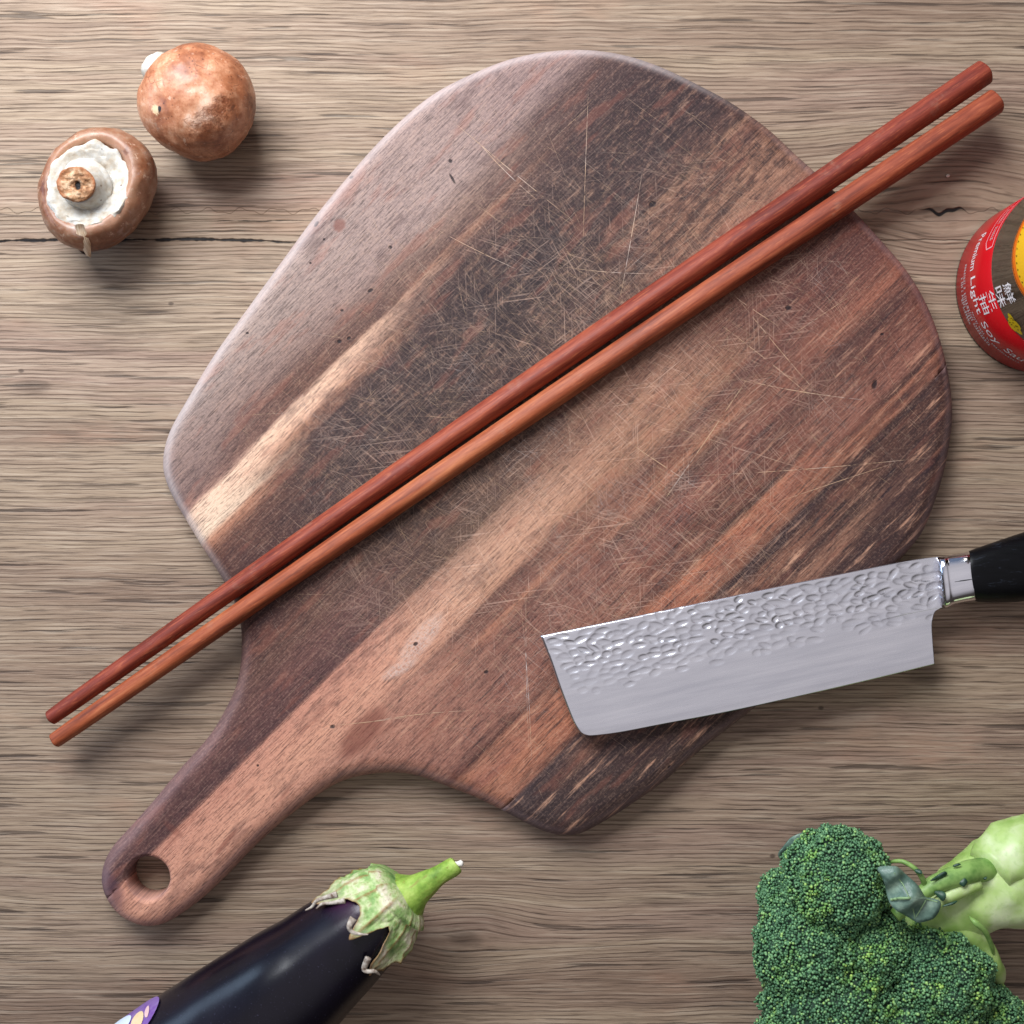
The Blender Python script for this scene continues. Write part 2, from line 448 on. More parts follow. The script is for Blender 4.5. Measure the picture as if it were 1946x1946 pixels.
    col = m.mix(st_.step(0.50, 0.64) * (dark_zone * 0.55 + right * 0.22), col, rgb((50, 34, 38)))
    st2 = m.noise(m.xyz(u * 0.006, v * 0.016, 91.0), 1.0, 4.0, 0.7)
    col = m.mix(st2.step(0.54, 0.66) * 0.34, col, rgb((72, 46, 48)))
    red_ = m.noise(m.xyz(u * 0.007, v * 0.03, 101.0), 1.0, 3.0, 0.6)
    col = m.mix(red_.step(0.54, 0.66) * 0.26, col, rgb((146, 82, 56)))
    # cut marks in six directions
    lo = m.noise(m.xyz(m.x * 14.0, m.y * 14.0, 60.0), 1.0, 2.0, 0.5)
    cuts = None
    for i, (ang, sc_) in enumerate(((-40, 1.0), (-62, 1.1), (-18, 0.9), (38, 1.1), (-48, 1.7), (8, 0.9), (-88, 1.2), (-33, 1.9), (-55, 2.4), (44, 2.2))):
        a = math.radians(ang)
        p = (m.x * math.cos(a) + m.y * math.sin(a)); q = (m.y * math.cos(a) - m.x * math.sin(a))
        n = m.noise(m.xyz(p * 38.0 * sc_, q * 1300.0 * sc_, 70.0 + i * 3), 1.0, 1.0, 0.4, 0.1)
        msk = m.noise(m.xyz(p * 30.0, q * 40.0, 90.0 + i), 1.0, 2.0, 0.5).step(0.42, 0.62)
        c = n.step(0.60, 0.72) * msk
        cuts = c if cuts is None else cuts.max(c)
    inner = (((u - 60.0) * (1 / 640.0)).pow(2.0) + ((v - 10.0) * (1 / 490.0)).pow(2.0)).step(1.05, 0.45) * (lo.step(0.25, 0.6) * 0.6 + 0.4)
    top = m.z.step(BT - 0.0008, BT - 0.0002)
    cm = cuts * inner * top
    col = m.mix(cm * 0.30, col, rgb((212, 180, 156)))
    # darker cuts crossing the dark zone at right angles to the grain
    n2 = m.noise(m.xyz(u * 0.55, v * 0.035, 140.0), 1.0, 2.0, 0.5)
    col = m.mix(n2.step(0.55, 0.72) * dark_zone * 0.55, col, rgb((34, 26, 30)))
    # spots, worm holes and stains
    def spot(x, y, rx, ry, ang=45.0):
        a = math.radians(ang)
        p = P(x, y, BT); dx = m.x - p[0]; dy = m.y - p[1]
        e1 = (dx * math.cos(a) + dy * math.sin(a)) * (1 / rx); e2 = (dy * math.cos(a) - dx * math.sin(a)) * (1 / ry)
        return (e1 * e1 + e2 * e2 + (grime - 0.5) * 1.2).step(1.2, 0.25)
    sp_ = None
    for s_ in ((856, 306, 0.0009, 0.0009, 0), (860, 340, 0.0028, 0.0006, -60), (666, 334, 0.0011, 0.0009, 0), (600, 424, 0.0016, 0.0010, 60), (616, 455, 0.0006, 0.0006, 0), (704, 552, 0.0014, 0.0008, 30),
               (742, 470, 0.0009, 0.0008, 0), (470, 633, 0.0008, 0.0006, 0), (645, 649, 0.0011, 0.0009, 0), (663, 643, 0.001, 0.0008, 40), (1240, 388, 0.0018, 0.0014, 20), (1066, 505, 0.0011, 0.0009, 0),
               (1498, 585, 0.0015, 0.0011, 0), (1662, 731, 0.0022, 0.0012, 70), (790, 1224, 0.0012, 0.0009, 30), (924, 1277, 0.0012, 0.0008, 20), (632, 1381, 0.0013, 0.0009, 20), (490, 1455, 0.0006, 0.0006, 0), (1272, 1458, 0.0009, 0.0006, 45), (650, 590, 0.0008, 0.0006, 0), (590, 500, 0.0006, 0.0005, 0), (1676, 635, 0.0009, 0.0006, 0)):
        q = spot(*s_); sp_ = q if sp_ is None else sp_.max(q)
    red = spot(690, 1392, 0.0155, 0.0060, 50).max(spot(645, 428, 0.0034, 0.0028, 60)).max(spot(430, 1600, 0.008, 0.0012, 50) * 0.8).max(spot(330, 1577, 0.006, 0.0018, 140) * 0.5)
    col = m.mix(red * 0.62, col, rgb((116, 58, 40)))
    pale = spot(800, 1215, 0.016, 0.005, 50).max(spot(760, 1270, 0.010, 0.003, 30)) * grime.step(0.35, 0.6)
    col = m.mix(pale * 0.45, col, rgb((206, 190, 178)))
    col = m.mix(sp_ * 0.85, col, rgb((38, 28, 34)))
    end = spot(205, 1690, 0.006, 0.011, 30)
    col = m.mix(end * 0.55, col, rgb((86, 62, 74)))
    # pale rim: worn wood with window sheen painted in, strongest on the upper left
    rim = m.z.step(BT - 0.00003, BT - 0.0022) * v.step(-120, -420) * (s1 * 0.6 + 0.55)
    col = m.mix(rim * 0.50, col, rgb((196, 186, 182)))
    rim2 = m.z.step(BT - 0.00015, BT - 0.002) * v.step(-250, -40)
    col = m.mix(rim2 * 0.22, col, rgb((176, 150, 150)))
    hs = m.nt.nodes.new('ShaderNodeHueSaturation'); hs.inputs['Saturation'].default_value = 0.84; hs.inputs['Value'].default_value = 1.0
    m.nt.links.new(col, hs.inputs['Color']); col = m.gamma(hs.outputs[0], 1.24, (1.0, 1.0, 1.0, 1)); col = m.mix(1.0, col, (1.30, 1.27, 1.30, 1), 'MULTIPLY')
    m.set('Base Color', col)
    m.set('Roughness', s2 * 0.25 + 0.45 + grime * 0.1)
    m.set('Specular IOR Level', 0.24)
    m.bump((s3 * -0.5) + (s2 * -0.4) + (cm * -0.5) + (grime * 0.25) + (sp_ * -1.2), 0.45, 0.00045)
    return m.m

def add_board():
    t = thing('cutting_board', 'worn rounded wooden cutting board with a holed handle, lying under the chopsticks and knife', 'cutting board', B0)
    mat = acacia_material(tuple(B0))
    k = K0 * (H - BT) / H
    d = Vector((1, -1, 0)).normalized()          # across the grain
    def vpos(v): return d * (v * k) + Vector(((1050 - 973) * k, (973 - 850) * k, 0))
    cuts = [(None, 8.0), (8.0, 421.0), (421.0, None)]
    for lo_, hi_ in cuts:
        bm = board_mesh()
        for val, sgn in ((lo_, -1), (hi_, 1)):
            if val is None: continue
            co = vpos(val) - d * sgn * 0.00004
            r = bmesh.ops.bisect_plane(bm, geom=bm.verts[:] + bm.edges[:] + bm.faces[:], plane_co=co, plane_no=d * sgn, clear_outer=True)
            ed = [g for g in r['geom_cut'] if isinstance(g, bmesh.types.BMEdge)]
            try: bmesh.ops.edgenet_fill(bm, edges=ed, use_smooth_dummy=False) if False else bmesh.ops.edgenet_fill(bm, edges=ed)
            except Exception: pass
        for fc in bm.faces: fc.smooth = abs(fc.normal.z) < 0.9999
        bmesh.ops.translate(bm, verts=bm.verts, vec=-B0)
        me = bpy.data.meshes.new('stave'); bm.to_mesh(me); bm.free()
        me.materials.append(mat)
        o = bpy.data.objects.new('stave', me); COL.objects.link(o); o.parent = t
    return t
board = add_board()

# knife cuts that stand out one by one (thin raised fibres along each cut)
def inside(p, poly):
    x, y = p; c = False; n = len(poly); j = n - 1
    for i in range(n):
        if (poly[i][1] > y) != (poly[j][1] > y) and x < (poly[j][0] - poly[i][0]) * (y - poly[i][1]) / (poly[j][1] - poly[i][1]) + poly[i][0]: c = not c
        j = i
    return c
def add_scratches():
    poly = [(OW[i] - nrm[i] * 0.012) for i in range(0, NB, 5)]
    V, F, T = [], [], []
    kk = K0 * (H - BT) / H
    special = [((1390,552),(1600,800)),((1310,905),(1760,870)),((1380,552),(1480,620)),((1500,640),(1620,560)),((1118,175),(1108,470)),((1075,508),(1250,520)),((990,1150),(1010,1440)),((1000,1130),(1005,1420)),
               ((700,1372),(900,1350)),((640,1378),(780,1362)),((1400,720),(1640,760)),((1220,1010),(1440,690)),((1250,800),(1560,900)),((1360,610),(1560,770)),((930,1110),(1000,1180)),((1180,830),(1330,930)),
               ((900,260),(1020,380)),((800,420),(1000,520)),((1180,560),(1220,330)),((1460,960),(1700,880)),((860,230),(1090,420))]
    def add(a, b, w, tone, bend):
        n = 5; d = (b - a); L = d.length
        if L < 1e-5: return
        d /= L; pr = Vector((-d.y, d.x, 0))
        i0 = len(V)
        for i in range(n + 1):
            t = i / n; c = a + d * L * t + pr * bend * math.sin(PI * t)
            ww = w * math.sin(PI * (0.06 + 0.88 * t)) * 0.5
            V.append(c + pr * ww); V.append(c - pr * ww); T.extend([tone, tone])
        for i in range(n): F.append((i0 + 2 * i, i0 + 2 * i + 1, i0 + 2 * i + 3, i0 + 2 * i + 2))
    z = BT + 0.00003
    for a, b in special:
        pa, pb = P(*a, BT), P(*b, BT); pa.z = pb.z = z + 0.00001
        add(pa, pb, rnd.uniform(0.00016, 0.00026), 0.9, rnd.uniform(-0.001, 0.001))
    made = 0
    while made < 4200:
        x = rnd.gauss(1080, 400); y = rnd.gauss(840, 400)
        if not (300 < x < 1850 and 90 < y < 1600): continue
        p = P(x, y, BT); p.z = z + rnd.random() * 0.00002
        if not inside(p[:2], poly): continue
        q = rnd.random()
        if q < 0.52: ang = rnd.gauss(-36, 7)
        elif q < 0.70: ang = rnd.gauss(-64, 7)
        elif q < 0.84: ang = rnd.gauss(46, 6)
        elif q < 0.95: ang = rnd.gauss(-4, 7)
        else: ang = rnd.uniform(-90, 90)
        L = min(0.075, 0.005 + rnd.expovariate(1 / 0.013))
        if made % 12 == 0: L += 0.025
        a = math.radians(ang); dv = Vector((math.cos(a), math.sin(a), 0)) * L
        if not inside((p + dv)[:2], poly): continue
        add(p, p + dv, rnd.uniform(0.00005, 0.00010), rnd.choice((0.18, 0.26, 0.36, 0.6)), rnd.gauss(0, 0.0002))
        made += 1
    m = Mat('cut_wood_fibre', tuple(B0))
    at = m.attr('tone')
    n = m.noise(m.vec, 260.0, 2.0, 0.6)
    m.set('Base Color', m.ramp(m.noise(m.vec, 45.0, 2.0, 0.5), [(0.3, (202, 164, 142)), (0.5, (208, 170, 134)), (0.7, (196, 178, 172))], 0.95))
    m.set('Roughness', 0.6)
    m.set('Alpha', E(m.nt, at.outputs['Fac']) * n.step(0.28, 0.55))
    o = mesh_obj('knife_scratches', V, F, m.m, board, B0, smooth=False)
    me = o.data
    ca = me.attributes.new('tone', 'FLOAT', 'POINT'); ca.data.foreach_set('value', T)
    o['kind'] = 'stuff'
add_scratches()

# ------------------------------------------------------------------ chopsticks
def chopstick_material(name, base, dirv, ca, cb, cc):
    m = Mat(name, base)
    p = m.x * dirv.x + m.y * dirv.y; q = m.y * dirv.x - m.x * dirv.y
    n1 = m.noise(m.xyz(p * 22.0, q * 700.0, m.z * 700.0), 1.0, 3.0, 0.6)
    n2 = m.noise(m.xyz(p * 30.0, q * 160.0, m.z * 160.0), 1.0, 3.0, 0.6)
    n3 = m.noise(m.xyz(p * 9.0, q * 30.0, m.z * 30.0), 1.0, 3.0, 0.6)
    f = n1 * 0.35 + n2 * 0.3 + n3 * 0.35
    col = m.ramp(f, [(0.36, cb), (0.5, ca), (0.64, cc)], 0.82)
    # the butt ends are a deeper red
    col = m.mix(p.step(0.0, 0.20) * 0.50, col, m.ramp(f, [(0.36, (88, 30, 24)), (0.62, (150, 66, 50))], 0.95))
    g = m.noise(m.xyz(p * 160.0, q * 1500.0, m.z * 1500.0), 1.0, 3.0, 0.6)
    col = m.mix(g.step(0.52, 0.72) * 0.35, col, rgb((92, 34, 20)))
    col = m.mix(g.step(0.46, 0.30) * 0.22, col, rgb((216, 124, 78)))
    wear = m.noise(m.vec, 60.0, 4.0, 0.7)
    col = m.mix(wear.step(0.58, 0.72) * 0.30, col, rgb((150, 116, 98)))
    m.set('Base Color', col); m.set('Roughness', 0.42 + n2 * 0.2); m.set('Specular IOR Level', 0.26)
    m.bump(n1 * 0.6 + g * 0.4, 0.3, 0.0003)
    return m.m
def add_chopstick(a, b, ra, rb, label, mat_args, rot):
    zc0 = BT + 0.0040
    pa, pb = P(*a, BT + ra * 0.9), P(*b, BT + rb * 0.9)
    pa.z = BT + ra * 0.93; pb.z = BT + rb * 0.93
    base = (pa + pb) / 2; base.z = BT
    n = 60; path, rad = [], []; d0 = (pb - pa).normalized()
    for i in range(n + 1):
        t = i / n; p = pa.lerp(pb, t); r = ra + (rb - ra) * (t ** 0.55)
        e = 0.0007
        path.append(p + Vector((-d0.y, d0.x, 0)) * (0.0017 * math.sin(PI * t))); rad.append(r * (1 + 0.012 * mnoise.noise(Vector((t * 9, ra * 999, 0)))))
    d = (pb - pa).normalized()
    path = [pa, pa + d * 0.0002, pa + d * 0.0007] + path[1:-1] + [pb - d * 0.0007, pb - d * 0.0002, pb]
    rad = [ra * 0.90, ra * 0.965, ra] + rad[1:-1] + [rb, rb * 0.975, rb * 0.92]
    V, F = loft(tube(path, rad, 24, 1.0, sup=2.7, rot=rot))
    m = chopstick_material(mat_args[0], tuple(base), Vector((d.x, d.y, 0)), *mat_args[1:])
    o = mesh_obj('chopstick', V, F, m, None, base)
    o['label'] = label; o['category'] = 'chopstick'; o['group'] = 'pair of wooden chopsticks'
add_chopstick((95, 1365), (1872, 136.5), 0.0030, 0.0050, 'redder wooden chopstick lying nearer the mushrooms, upper one of the pair across the board',
              ('red_wood_dark', (134, 56, 40), (74, 26, 22), (176, 90, 62)), 0.62)
add_chopstick((103, 1408), (1893, 192), 0.00315, 0.0051, 'lighter orange brown chopstick lying nearer the knife, lower one of the pair across the board',
              ('red_wood_light', (160, 80, 48), (94, 42, 28), (196, 118, 78)), 0.35)

# ------------------------------------------------------------------ knife
KA = 0.052
KX = P(1738, 0, BT).x
def KP(x, y, dz=0.0):
    """a point of the knife: the ray through the photo point meets the tilted blade plane"""
    g = Vector(((x - 973) * K0, (973 - y) * K0, 0)); c = Vector((0, 0, H))
    r = g - c
    # z = z0 + KA*(KX - X) + dz
    z0 = BT + 0.0012 + dz
    t = (z0 + KA * KX - H) / (r.z + KA * r.x)
    return c + r * t
def steel(name, base, rough, brushed):
    m = Mat(name, base)
    a = math.radians(12)
    p = m.x * math.cos(a) + m.y * math.sin(a); q = m.y * math.cos(a) - m.x * math.sin(a)
    n = m.noise(m.xyz(p * 40.0, q * 2600.0, 0.0), 1.0, 3.0, 0.6)
    n2 = m.noise(m.xyz(p * 25.0, q * 300.0, 5.0), 1.0, 3.0, 0.6)
    m.set('Metallic', 1.0)
    m.set('Base Color', m.ramp(n2, [(0.3, (222, 222, 230)), (0.7, (243, 242, 248))]))
    m.set('Roughness', n * (0.22 * brushed) + rough)
    m.bump(n, 0.12 * brushed, 0.0001)
    return m.m
KB = KP(1775, 1110)
knife = thing('kitchen_knife', 'knife with rectangular hammered steel blade and black handle, resting on the wooden board', 'knife', KB)
def blade():
    top = spline([(1027, 1208), (1240, 1164), (1446, 1121), (1600, 1090), (1700, 1070), (1748, 1062), (1776, 1058.5)], 40)
    bot = spline([(1103, 1391), (1114, 1396.5), (1130, 1397.5), (1181, 1391), (1259, 1376), (1380, 1353), (1500, 1327), (1640, 1295), (1776, 1262)], 40)
    lef = spline([(1027, 1208), (1031, 1219), (1046.6, 1258.8), (1064.7, 1310.6), (1085.4, 1362), (1096, 1382), (1103, 1391)], 20)
    rig = spline([(1776, 1058.5), (1786, 1062), (1793, 1100), (1793, 1148), (1786, 1155), (1775, 1163), (1770, 1184), (1772, 1220), (1776, 1262)], 20)
    NS, NT = 520, 150
    def samp(pl, n):
        pl = np.array(pl); s = np.concatenate([[0], np.cumsum(np.linalg.norm(np.diff(pl, axis=0), axis=1))])
        t = np.linspace(0, s[-1], n + 1)
        return np.stack([np.interp(t, s, pl[:, 0]), np.interp(t, s, pl[:, 1])], 1)
    T_, B_, L_, R_ = samp(top, NS), samp(bot, NS), samp(lef, NT), samp(rig, NT)
    S = np.linspace(0, 1, NS + 1)[None, :, None]; T = np.linspace(0, 1, NT + 1)[:, None, None]
    G = (1 - T) * T_[None] + T * B_[None] + (1 - S) * L_[:, None] + S * R_[:, None] \
        - ((1 - S) * (1 - T) * T_[0] + S * (1 - T) * T_[-1] + (1 - S) * T * B_[0] + S * T * B_[-1])
    # hammered dimples, in photo units on the blade
    D = np.zeros(G.shape[:2])
    a = math.radians(-11.5); ca, sa = math.cos(a), math.sin(a)
    px = G[..., 0]; py = G[..., 1]
    lx = (px - 1027) * ca + (py - 1208) * sa; ly = -(px - 1027) * sa + (py - 1208) * ca
    rr = random.Random(11)
    y = 10.0; row = 0
    while y < 134:
        x = 14 + 0.32 * y + rr.uniform(0, 8)
        while x < 775:
            cx = x + rr.uniform(-4, 4); cy = y + rr.uniform(-4.0, 4.0)
            lim = 122 - 18 * (cx / 760.0) + rr.gauss(0, 7)
            rx = rr.uniform(9.0, 17.0); ry = rr.uniform(5.4, 8.0)
            if rr.random() < 0.12: rx *= 1.5
            x += rx * 1.72
            if cy > lim or rr.random() < 0.06: continue
            if cx > 752: continue
            i0 = max(0, int((cx - 28) / 760.0 * NS) - 22); i1 = min(NS, int((cx + 28) / 740.0 * NS) + 22)
            an = rr.gauss(0, 0.22)
            sx = lx[:, i0:i1] - cx; sy = ly[:, i0:i1] - cy
            ex = (sx * math.cos(an) + sy * math.sin(an)) / rx; ey = (sy * math.cos(an) - sx * math.sin(an)) / ry
            d2 = ex * ex + ey * ey
            dep = rr.uniform(0.5, 1.0) * (1.0 if cy < 80 else 0.65)
            D[:, i0:i1] = np.maximum(D[:, i0:i1], dep * (np.clip(1 - d2, 0, 1) ** 0.9))
        y += rr.uniform(10.8, 12.4); row += 1
    t1 = np.linspace(0, 1, NT + 1)
    th = np.interp(t1, [0, 0.012, 0.03, 0.55, 0.93, 1.0], [0.0006, 0.00105, 0.00115, 0.00105, 0.00035, 0.00008])
    V = []; F = []
    W_ = NS + 1
    edge_s = np.minimum(1, np.minimum(np.arange(W_) / 3.0, 1))
    for j in range(NT + 1):
        for i in range(NS + 1):
            dz = th[j] * (0.25 + 0.75 * edge_s[i]) - D[j, i] * 0.00050
            p = KP(G[j, i, 0], G[j, i, 1]); V.append(p + Vector((0, 0, dz)))
    for j in range(NT):
        for i in range(NS):
            q = j * W_ + i; F.append((q, q + W_, q + W_ + 1, q + 1))
    n0 = len(V)
    # underside, coarser, joined round the rim
    rim = [i for i in range(W_)] + [j * W_ + NS for j in range(1, NT + 1)] + [NT * W_ + i for i in range(NS - 1, -1, -1)] + [j * W_ for j in range(NT - 1, 0, -1)]
    low = {}
    for q in rim:
        j = q // W_; p = V[q].copy(); g = KP(G[j, q % W_, 0], G[j, q % W_, 1])
        low[q] = len(V); V.append(Vector((g.x, g.y, g.z - th[j])))
    for a_, b_ in zip(rim, rim[1:] + rim[:1]): F.append((a_, b_, low[b_], low[a_]))
    ce = len(V); V.append(KP(1440, 1225) - Vector((0, 0, 0.001)))
    for a_, b_ in zip(rim, rim[1:] + rim[:1]): F.append((low[a_], low[b_], ce))
    o = mesh_obj('blade', V, F, steel('blade_steel', tuple(KB), 0.17, 1.0), knife, KB)
    return o
blade()
def knife_loft(name, st, mat, sup=2.6, n=32, capr=True):
    """stations: x, y_top, y_bottom, half thickness (m), lean"""
    pts = spline(st, 8); rings = []
    for s_ in pts:
        x, yt, yb, h, lean = s_
        r = []
        for j in range(n):
            th = 2 * PI * j / n; c, s2 = math.cos(th), math.sin(th)
            k = (abs(c) ** sup + abs(s2) ** sup) ** (-1 / sup)
            yy = (yt + yb) / 2 - (yb - yt) / 2 * c * k
            xx = x + lean * c * k
            g = KP(xx, yy, s2 * k * h)
            r.append(g)
        rings.append(r)
    V, F = loft(rings)
    return mesh_obj(name, V, F, mat, knife, KB)
pol = steel('polished_steel', tuple(KB), 0.07, 0.15)
bol = knife_loft('bolster', [(1782, 1060, 1152, 0.0012, -4), (1786, 1059, 1155, 0.0036, -5), (1792, 1058, 1156, 0.0056, -6), (1800, 1057, 1153, 0.0065, -6), (1806, 1056, 1150, 0.0064, -6),
                        (1812, 1055, 1148, 0.0066, -6), (1828, 1052, 1145, 0.0073, -6), (1842, 1049, 1143, 0.0078, -6), (1848, 1048, 1142, 0.0079, -6)], pol, 3.0, 48)
# spacer line in the bolster and dark recess on the collar
dk = Mat('dark_joint', tuple(KB)); dk.set('Base Color', (0.02, 0.02, 0.022, 1)); dk.set('Roughness', 0.5)
def bar(name, pts, mat, rad, parent, base):
    V, F = loft(tube([KP(x, y, dz) for x, y, dz in pts], [rad * (0.4 if i in (0, len(pts) - 1) else 1) for i in range(len(pts))], 8, 0.5))
    return mesh_obj(name, V, F, mat, parent, base)
bar('bolster_seam', [(1813, 1106, 0.00655), (1826, 1104, 0.0074), (1840, 1102, 0.0078), (1850, 1100.5, 0.0079)], dk.m, 0.00022, bol, KB)
bol.parent = knife
wood = Mat('black_pakka_wood', tuple(KB))
wn = wood.noise(wood.xyz(wood.x * 90.0, wood.y * 420.0, wood.z * 500.0), 1.0, 3.0, 0.6, 1.2)
wood.set('Base Color', wood.ramp(wn, [(0.35, (6, 6, 8)), (0.62, (11, 11, 14)), (0.66, (34, 38, 46)), (0.70, (8, 8, 10))]))
wood.set('Roughness', 0.38); wood.set('Specular IOR Level', 0.16)
knife_loft('handle', [(1847, 1047.5, 1142.5, 0.0081, -6), (1856, 1044, 1144, 0.0086, -7), (1880, 1036, 1145, 0.0092, -8), (1946, 1014, 1141, 0.0102, -9), (2040, 985, 1116, 0.0110, -9), (2140, 968, 1090, 0.0106, -8),
                      (2240, 952, 1062, 0.0100, -8), (2320, 930, 1048, 0.0106, -9), (2375, 915, 1035, 0.0100, -9), (2392, 920, 1026, 0.0075, -9), (2400, 940, 1010, 0.003, -6)], wood.m, 2.5, 40)

# ------------------------------------------------------------------ mushrooms
def cap_material(name, base, pale):
    m = Mat(name, base)
    n1 = m.noise(m.vec, 55.0, 4.0, 0.6); n2 = m.noise(m.vec, 260.0, 4.0, 0.7); n3 = m.noise(m.vec, 900.0, 3.0, 0.7)
    col = m.ramp(n1 * 0.7 + n2 * 0.3, [(0.34, (112, 58, 36)), (0.46, (170, 106, 72)), (0.55, (202, 144, 110)), (0.64, (226, 184, 158))], pale)
    col = m.mix(n3.step(0.52, 0.68) * 0.45, col, rgb((146, 84, 54)))
    fl = m.voro(m.vec, 420.0)
    col = m.mix(fl.step(0.22, 0.08) * n1.step(0.56, 0.42) * 0.85, col, rgb((74, 34, 20)))
    ce_ = m.voro(m.vec, 210.0, 'DISTANCE_TO_EDGE').step(0.045, 0.0) * m.noise(m.vec, 130.0, 3.0, 0.6).step(0.52, 0.66)
    col = m.mix(ce_ * 0.7, col, rgb((90, 44, 26)))
    pe_ = m.noise(m.xyz(m.x * 260.0, m.y * 260.0, m.z * 120.0), 1.0, 5.0, 0.75).step(0.60, 0.66)
    col = m.mix(pe_ * 0.35, col, rgb((236, 206, 182)))
    return m, col, n1, n2, n3
def white_flesh(name, base):
    m = Mat(name, base)
    n1 = m.noise(m.vec, 220.0, 4.0, 0.65); n2 = m.noise(m.vec, 1400.0, 2.0, 0.6)
    col = m.ramp(n1, [(0.3, (206, 184, 160)), (0.42, (222, 210, 192)), (0.6, (240, 236, 228))], 0.64)
    f = m.voro(m.vec, 160.0)
    col = m.mix(f.step(0.10, 0.04) * 0.9, col, rgb((80, 50, 34)))
    m.set('Base Color', col); m.set('Roughness', 0.7)
    m.set('Subsurface Weight', 0.15); m.set('Subsurface Radius', (0.004, 0.003, 0.002)); m.set('Subsurface Scale', 0.5)
    m.bump(n1 + n2 * 0.3, 0.5, 0.0006)
    return m.m
def revolve(profile, center, axis, sx=1.0, sy=1.0, n=96, amp=0.0, freq=60.0, seed=0.0, spline_n=6, lump=0.0):
    axis = Vector(axis).normalized()
    q = axis.to_track_quat('Z', 'Y')
    pts = spline(profile, spline_n); rings = []
    for (r, h) in pts:
        ring = []
        for j in range(n):
            th = 2 * PI * j / n
            p = Vector((r * math.cos(th) * sx, r * math.sin(th) * sy, h))
            d = p.normalized() if p.length > 1e-6 else Vector((0, 0, 1))
            p += d * amp * mnoise.fractal(p * freq + Vector((seed, seed, 0)), 1.0, 2.0, 3)
            p += d * lump * mnoise.noise(p * 38.0 + Vector((seed, 0, seed)))
            ring.append(Vector(center) + q @ p)
        rings.append(ring)
    return loft(rings)
def rest(objs_verts, z=0.0):
    lo_ = min(v.z for V in objs_verts for v in V)
    for V in objs_verts:
        for v in V: v.z += z - lo_

def add_mushroom_up():
    c = P(380, 197, 0.024); base = Vector((c.x, c.y, 0))
    ax = Vector((0.72, -0.62, 0.28)).normalized()
    capp = [(0.0001, 0.0245), (0.006, 0.0243), (0.0125, 0.0220), (0.0185, 0.0172), (0.0228, 0.0100), (0.0243, 0.0020), (0.0238, -0.0065), (0.0212, -0.0130), (0.0180, -0.0160), (0.0155, -0.0158), (0.0140, -0.0135), (0.010, -0.012), (0.0001, -0.012)]
    capp = [(r_ * 0.955, h_ * 0.955) for r_, h_ in capp]
    cV, cF = revolve(capp, c, ax, 1.0, 1.02, 110, 0.0005, 160.0, 3.0, 6, 0.0022)
    stp = [(0.0001, -0.0115), (0.0085, -0.0120), (0.0070, -0.0160), (0.0066, -0.022), (0.0070, -0.0262), (0.0064, -0.0284), (0.004, -0.0294), (0.0001, -0.0294)]
    sV, sF = revolve(stp, c + Vector((-0.001, 0.001, 0)), ax, 1.0, 1.0, 48, 0.0006, 300.0, 5.0, 5, 0.0005)
    rest([cV]); 
    dz = cV[0].z
    lo_ = min(v.z for v in sV)
    if lo_ < 0: 
        for v in sV: v.z -= min(lo_, 0) * 0
    t = thing('mushroom', 'brown mushroom lying cap up with a white bit of stem showing at its left', 'mushroom', base, 'pair of brown mushrooms')
    m, col, n1, n2, n3 = cap_material('brown_cap_skin', tuple(base), 0.92)
    # bruised, scaly patch and small tear marks
    def patch(x, y, rx, ry, ang, z=0.04):
        p = P(x, y, z); a = math.radians(ang); dx = m.x - p.x; dy = m.y - p.y
        e1 = (dx * math.cos(a) + dy * math.sin(a)) * (1 / rx); e2 = (dy * math.cos(a) - dx * math.sin(a)) * (1 / ry)
        return e1 * e1 + e2 * e2 + (n2 - 0.5) * 3.4 + (n3 - 0.5) * 3.0
    b = patch(402, 228, 0.0110, 0.0040, 38).step(1.2, 0.0)
    b = b.max(patch(424, 196, 0.0030, 0.0020, 20).step(1.2, 0.1)).max(patch(398, 262, 0.010, 0.004, 10).step(1.3, 0.0) * 0.5)
    b = b.max(patch(420, 240, 0.0018, 0.0013, 20).step(1.2, 0.2)).max(patch(470, 180, 0.0016, 0.004, 10).step(1.2, 0.2) * 0.7).max(patch(300, 245, 0.006, 0.002, 100).step(1.2, 0.2) * 0.5)
    col = m.mix(b * (n3.step(0.35, 0.6) * 0.5 + 0.3), col, rgb((92, 42, 22)))
    w = patch(299, 211, 0.0016, 0.0022, 10).step(1.2, 0.4)
    col = m.mix(w, col, rgb((222, 190, 150)))
    col = m.mix(patch(308, 212, 0.0008, 0.0015, -10).step(1.2, 0.4), col, rgb((30, 14, 8)))
    m.set('Base Color', col); m.set('Roughness', 0.40); m.set('Subsurface Weight', 0.08); m.set('Subsurface Radius', (0.004, 0.002, 0.001)); m.set('Subsurface Scale', 0.4)
    m.bump(n2 * 0.7 + n3 * 0.3 - b, 0.35, 0.0005)
    mesh_obj('cap', cV, cF, m.m, t, base)
    mesh_obj('stem', sV, sF, white_flesh('mushroom_stem_flesh', tuple(base)), t, base)
add_mushroom_up()

